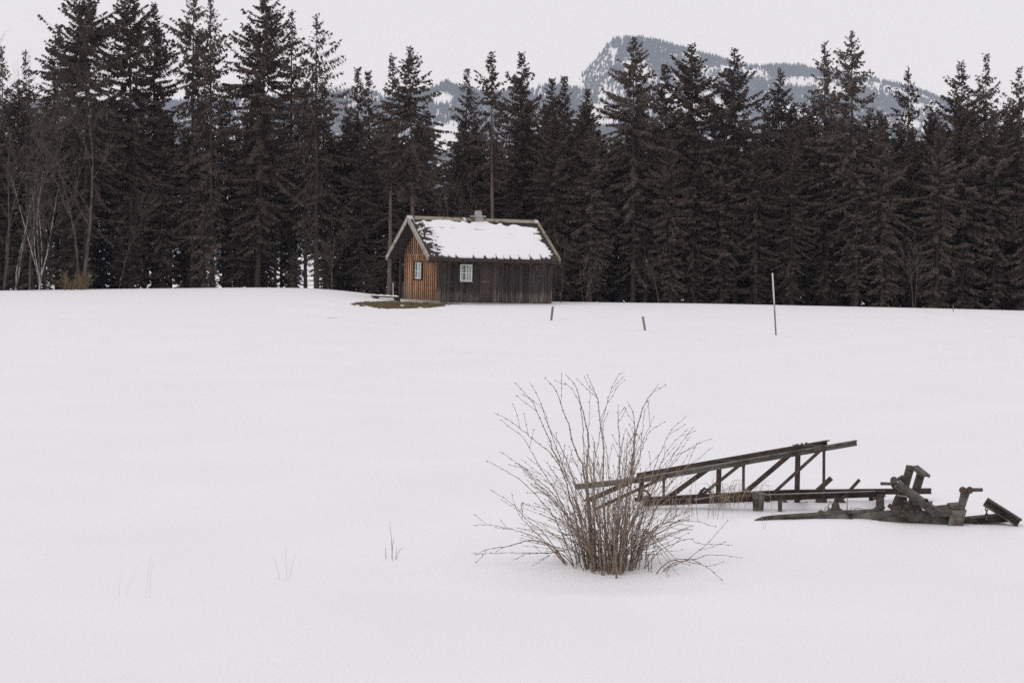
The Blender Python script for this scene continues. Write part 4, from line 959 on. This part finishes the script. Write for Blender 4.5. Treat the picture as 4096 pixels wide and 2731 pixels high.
# ------------------------------------------------------------------ the bush
def smooth_path(pts, n):
    """Catmull-Rom through pts, n points per span"""
    P_ = [pts[0]] + pts + [pts[-1]]; out = []
    for i in range(1, len(P_) - 2):
        for k in range(n):
            t = k / n; a, b, c, d = P_[i - 1], P_[i], P_[i + 1], P_[i + 2]
            out.append(.5 * ((2 * b) + (c - a) * t + (2 * a - 5 * b + 4 * c - d) * t * t + (3 * b - a - 3 * c + d) * t ** 3))
    out.append(pts[-1]); return out
def bush():
    YB = 17.95; rr = random.Random(21)
    K = lambda x, y, Y: P(1860 + x * .574, 1450 + y * .574, Y)
    o = K(1010, 1440, YB); e = empty("bare_shrub", (o.x, o.y, Gz(o.x, o.y)), "large leafless many-stemmed shrub standing in the snow", "shrub")
    L = lambda p: p - e.location
    def stem(pts, r0, r1, ya, yb, twigs=2, bud=True, name="stem", ground=True):
        """pts from base to tip in photo space, depth going ya -> yb"""
        n = len(pts); W = []
        if ground:
            g = hit(1860 + pts[0][0] * .574, 1450 + pts[0][1] * .574, 15, 20); yb += g.y - ya; ya = g.y
        for i, (x, y) in enumerate(pts):
            t = i / (n - 1); W.append(L(K(x, y, ya + (yb - ya) * t ** 1.2)))
        W[0] = W[0] + Vector((0, 0, -.14))
        path = smooth_path(W, 5)
        path = [p + Vector((rr.gauss(0, .004), rr.gauss(0, .004), rr.gauss(0, .003))) if 0 < i < len(path) - 1 else p for i, p in enumerate(path)]
        m = len(path); rad = [r0 + (r1 - r0) * (i / (m - 1)) ** .8 for i in range(m)]
        rad = [r * .8 for r in rad]; mb = MB(); mb.tube(path, rad, 6 if r0 > .012 else 5, True)
        def buds(path, rad, st):
            acc = 0
            for i in range(1, len(path)):
                seg = (path[i] - path[i - 1]); acc += seg.length
                if acc > st and rad[i] < .012:
                    acc = 0; d = seg.normalized(); q = path[i]; r = rad[i]
                    sd = d.cross(Vector((rr.gauss(0, 1), rr.gauss(0, 1), rr.gauss(0, 1)))).normalized()
                    mb.tube([q - d * .008, q, q + d * .008], [r * 1.0, r * 1.75 + .0012, r], 5, False)
                    for sg in (1, -1):
                        mb.tube([q + sd * sg * r * .5, q + sd * sg * (r + .007) + d * .011], [.0034, .0012], 3, False)
        buds(path, rad, .075)
        for _ in range(twigs):
            i = rr.randint(int(m * .35), int(m * .9)); d = (path[min(i + 1, m - 1)] - path[i - 1]).normalized()
            side = d.cross(Vector((0, 1, 0))).normalized() * rr.choice((-1, 1)) + Vector((0, rr.gauss(0, .5), 0))
            Lg = rr.uniform(.10, .30); v = (d + side * rr.uniform(.35, .8)).normalized(); q = path[i]; tp = [q]
            for k in range(4): v = (v + Vector((0, 0, .06)) + Vector((rr.gauss(0, .07), rr.gauss(0, .07), 0))).normalized(); tp.append(tp[-1] + v * Lg / 4)
            tr = [max(.002, rad[i] * .5 * (1 - .6 * k / 4)) for k in range(5)]; mb.tube(tp, tr, 4, False); buds(tp, tr, .07)
        mb.build(name, M_TWIG, e)
    EXP = [  # tip first, base last
     [(352,145),(475,290),(590,550),(690,800),(770,1080),(860,1445)], [(447,135),(515,250),(605,500),(700,760),(800,1080),(880,1430)],
     [(560,108),(630,200),(720,430),(770,610),(840,830),(890,1440)], [(700,80),(775,170),(810,310),(862,540),(850,800),(905,1430)],
     [(690,140),(740,180),(800,280),(818,420),(835,700),(880,1100),(885,1420)], [(850,80),(880,150),(925,255),(940,400),(965,560),(965,800),(985,1455)],
     [(1100,72),(1075,82),(1010,210),(960,410),(920,600),(905,690),(902,900),(890,1420)], [(1352,148),(1275,250),(1220,370),(1190,500),(1160,700),(1112,1100),(1090,1460)],
     [(1068,300),(1065,400),(1075,550),(1080,800),(1062,1200),(1050,1470)], [(1130,270),(1175,380),(1180,600),(1150,900),(1105,1300),(1060,1480)],
     [(1547,370),(1440,470),(1395,550),(1340,680),(1270,900),(1190,1200),(1140,1440)], [(1555,460),(1410,610),(1340,770),(1250,1000),(1165,1350),(1140,1450)],
     [(1725,525),(1560,600),(1450,700),(1330,850),(1230,1100),(1150,1440)], [(1730,590),(1540,730),(1420,860),(1300,1080),(1190,1440)],
     [(200,350),(290,390),(400,470),(520,570),(620,660),(730,850),(830,1150),(900,1430)], [(250,400),(400,520),(470,640),(530,740),(620,880),(720,1100),(835,1430)],
     [(240,620),(380,710),(480,800),(600,900),(690,1060),(810,1420)], [(145,680),(260,740),(400,830),(540,970),(650,1130),(790,1410)],
     [(170,880),(340,990),(440,1100),(560,1200),(770,1400)], [(50,1130),(150,1128),(270,1150),(420,1190),(560,1260),(790,1410)],
     [(70,1340),(160,1300),(290,1280),(450,1240),(610,1280),(780,1400)], [(40,1330),(150,1330),(330,1325),(540,1325),(690,1340),(810,1420)],
     [(1925,1358),(1710,1337),(1600,1370),(1450,1400),(1290,1455)], [(1800,1525),(1680,1420),(1560,1372),(1400,1400),(1280,1460)],
     [(1870,1270),(1620,1258),(1580,1226),(1480,1250),(1330,1330),(1200,1440)], [(1745,1140),(1600,1105),(1480,1105),(1350,1130),(1240,1250),(1130,1450)],
     [(1830,1100),(1700,1250),(1540,1375),(1420,1430),(1350,1460)], [(1585,1490),(1480,1380),(1380,1280),(1280,1180),(1240,1200),(1160,1430)],
     [(1550,1485),(1430,1370),(1290,1200),(1250,1180),(1150,1420)], [(1490,1480),(1400,1370),(1330,1270),(1262,1180),(1235,1230),(1170,1430)],
     [(1420,1480),(1360,1390),(1300,1260),(1200,1300),(1120,1440)], [(515,1392),(600,1352),(700,1300),(830,1250),(970,1185)],
     [(330,1378),(430,1335),(560,1325),(700,1325),(800,1430)], [(1290,250),(1250,360),(1235,500),(1220,650),(1150,900),(1080,1460)],
     [(1315,380),(1230,560),(1195,640),(1160,850),(1110,1450)], [(1390,415),(1290,480),(1250,560),(1170,800),(1085,1200),(1070,1470)],
     [(870,180),(868,360),(855,550),(880,800),(900,1100),(920,1440)], [(1000,340),(960,470),(985,620),(1000,800),(1010,1100),(1010,1470)],
     [(1030,560),(1000,700),(1035,900),(1040,1200),(1030,1480)], [(390,215),(540,320),(600,480),(680,620),(760,850),(860,1430)],
     [(320,905),(380,1060),(470,1160),(600,1290),(800,1430)], [(1600,440),(1480,600),(1360,800),(1280,960),(1200,1200),(1130,1450)],
    ]
    THICK = {0: .016, 5: .017, 7: .019, 3: .018, 9: .024, 8: .018, 31: .022, 20: .014, 2: .02}
    for i, pt in enumerate(EXP):
        pts = pt[::-1]; r0 = THICK.get(i, rr.uniform(.007, .0105))*.8
        stem(pts, r0, .0022, YB + rr.uniform(-.28, .28), YB + rr.uniform(-.75, .75), rr.randint(0, 3))
    # heavy old canes
    for a, b, r in (((880,1000), (895,1450), .034), ((872,640), (885,1020), .020), ((1010,1100), (1050,1500), .03), ((1090,1120), (1060,1500), .027), ((760,1120), (860,1440), .022), ((1215,880), (1170,1440), .02), ((1120,1150), (1075,1480), .03), ((980,1150), (1000,1470), .022)):
        Y = YB + rr.uniform(-.2, .2); a = (a[0] + rr.uniform(-60, 40), a[1] - rr.uniform(0, 120)); stem([b, (b[0] * .7 + a[0] * .3 + rr.uniform(-14, 14), b[1] * .7 + a[1] * .3), (a[0] * .6 + b[0] * .4 + rr.uniform(-12, 12), a[1] * .6 + b[1] * .4), a], r * .5, r * .18, Y, Y + rr.uniform(-.1, .1), 1, name="cane", ground=b[1] > 1400)
    # the rest of the thicket
    for k in range(135):
        u = rr.gauss(0, .70); u = max(-1.25, min(1.25, u)); bx = 1010 + u * 150 + rr.gauss(0, 34); by = 1450 - abs(u) * 30 + rr.uniform(-45, 30)
        low = rr.random() < .36
        h = rr.uniform(330, 980) if not low else rr.uniform(150, 420)
        out = (u * rr.uniform(350, 640) + rr.gauss(0, 70)) * (1.0 if not low else 1.15) + (rr.choice((-1, 1)) * rr.uniform(60, 240) if low else 0)
        out = max(-620 - (bx - 1010), min(560 - (bx - 1010), out))
        pts = []
        pw = rr.uniform(1.4, 2.4)
        for t in (0, .22, .45, .7, 1): pts.append((bx + out * t ** pw + rr.gauss(0, 9) * (t > 0), by - h * (t - .10 * (abs(out) / 400) * t * t)))
        stem(pts, rr.uniform(.004, .009), .0019, YB + rr.uniform(-.32, .32), YB + rr.uniform(-.8, .8), rr.randint(0, 3))
    for k in range(34):
        u = rr.uniform(-1, 1); bx = 1010 + u * 110; by = 1450 + rr.uniform(-40, 30); h = rr.uniform(560, 1020) * (1 - .25 * abs(u)); out = u * rr.uniform(180, 480) + rr.gauss(0, 60); pw = rr.uniform(1.5, 2.3)
        stem([(bx + out * t ** pw + rr.gauss(0, 8) * (t > 0), by - h * (t - .06 * abs(u) * t * t)) for t in (0, .2, .42, .66, .85, 1)], rr.uniform(.0045, .0075), .0016, YB, YB + rr.uniform(-.7, .7), rr.randint(0, 2))
    # litter of short broken twigs and dead stalks at the foot
    for k in range(14):
        bx = 1010 + rr.gauss(0, 150); by = 1445 + rr.uniform(-30, 25); h = rr.uniform(60, 260); dx = rr.gauss(0, 90)
        stem([(bx, by), (bx + dx * .4, by - h * .5), (bx + dx, by - h)], rr.uniform(.004, .009), .003, YB + rr.uniform(-.3, .2), YB + rr.uniform(-.4, .4), 0)
bush()

# ------------------------------------------------------------------ dry stalks and small plants
def plant(px, py, stalks, label, m, r=.004, name="dry_plant", Y=None):
    b = hit(px, py) if Y is None else P(px, py, Y); e = empty(name, b, label, "plant")
    for st in stalks:
        W = [P(a, c, b.y + d) - b for a, c, d in st]; W[0].z -= .08
        path = smooth_path(W, 4); n = len(path); MB().tube(path, [r * (1 - .65 * i / n) for i in range(n)], 4, False).build("stalk", m, e)
plant(1568, 2240, [[(1570, 2240, 0), (1567, 2180, 0), (1563, 2130, .02), (1558, 2085, .03)], [(1580, 2238, .05), (1584, 2215, .05), (1586, 2185, .03)], [(1580, 2238, .05), (1592, 2210, .1), (1612, 2190, .12)], [(1545, 2222, .1), (1542, 2205, .1), (1540, 2188, .1)], [(1567, 2200, 0), (1572, 2170, 0), (1575, 2150, 0)]], "single thin dark weed stalk in open snow left of the shrub", M_TWIG, .0033)
plant(1150, 2318, [[(1150, 2320, 0), (1144, 2260, 0), (1143, 2185, 0)], [(1152, 2318, 0), (1165, 2275, .05), (1182, 2215, .1)], [(1124, 2318, 0), (1110, 2275, 0), (1092, 2222, 0)]], "faint three-stalked weed in the snow, lower left", M_DRY, .0014)
plant(560, 2390, [[(578, 2390, 0), (590, 2320, 0), (606, 2220, 0)], [(596, 2385, 0), (602, 2320, 0), (612, 2250, 0)], [(495, 2405, .1), (510, 2350, .1), (540, 2300, .1)], [(470, 2402, .1), (478, 2350, .1), (482, 2300, .1)]], "pale faint stalks in the snow at far lower left", M_DRY, .0009)
plant(1320, 1274, [[(1290, 1274, 0), (1312, 1272, 0), (1335, 1270.5, .1), (1352, 1271, .1)]], "fallen twig lying on the snow left of the hut", M_TWIG, .009, "fallen_twig")
rr = random.Random(31)
for (px, py, n, spr, hgt, lab) in ((2800, 2052, 15, 110, 170, "tuft of tan dry stalks in front of the lattice boom"), (2670, 2050, 9, 70, 220, "thin dry stalks between shrub and lattice boom")):
    st = []
    for k in range(n):
        x = px + rr.gauss(0, spr); y = py + rr.uniform(-20, 25); h = rr.uniform(.25, 1) * hgt; lx = rr.gauss(0, .22) * h; d = rr.uniform(-.5, .1)
        st.append([(x, y, d), (x + lx * .4, y - h * .5, d), (x + lx, y - h, d)])
    plant(px, py, st, lab, M_DRY, .0030, "dry_stalks", Y=22.1)
st = []
for k in range(48):
    x = rr.uniform(2840, 3050); y = 1990 + rr.gauss(0, 10); lx = rr.gauss(10, 40); h = rr.uniform(8, 70)
    st.append([(x, y, rr.uniform(-.2, .3)), (x + lx * .5, y - h * .8, 0), (x + lx * 1.5, y - h * rr.uniform(.4, 1.1), 0)])
plant(2930, 2000, st, "tangle of dry grass lying over the lattice boom's lower beam", M_DRY, .0028, "dry_grass_tangle", Y=22.45)
plant(3330, 2045, [[(3308, 2040, 0), (3316, 2012, 0), (3322, 2006, 0), (3340, 2044, 0)], [(3318, 2008, 0), (3305, 2025, 0), (3296, 2048, 0)], [(3390, 2050, 0), (3389, 2010, 0), (3391, 1985, 0)]], "broken twig standing by the machine's nose", M_TWIG, .006, "broken_twig", Y=21.75)
plant(3420, 2050, [[(3400, 2046, 0), (3418, 2036, 0), (3432, 2031, 0), (3446, 2034, 0), (3458, 2048, 0)], [(3400, 2046, 0), (3404, 2034, 0), (3408, 2026, 0)], [(3432, 2032, 0), (3442, 2042, 0), (3456, 2046, 0)]], "thorny bramble loop on the machine's nose", M_TWIG, .0055, "bramble", Y=21.7)
plant(3055, 2115, [[(3057, 2115, 0), (3050, 2080, 0), (3040, 2040, 0)], [(3057, 2115, 0), (3064, 2090, 0), (3070, 2070, 0)]], "faint blades in the snow before the machine's tip", M_DRY, .002)
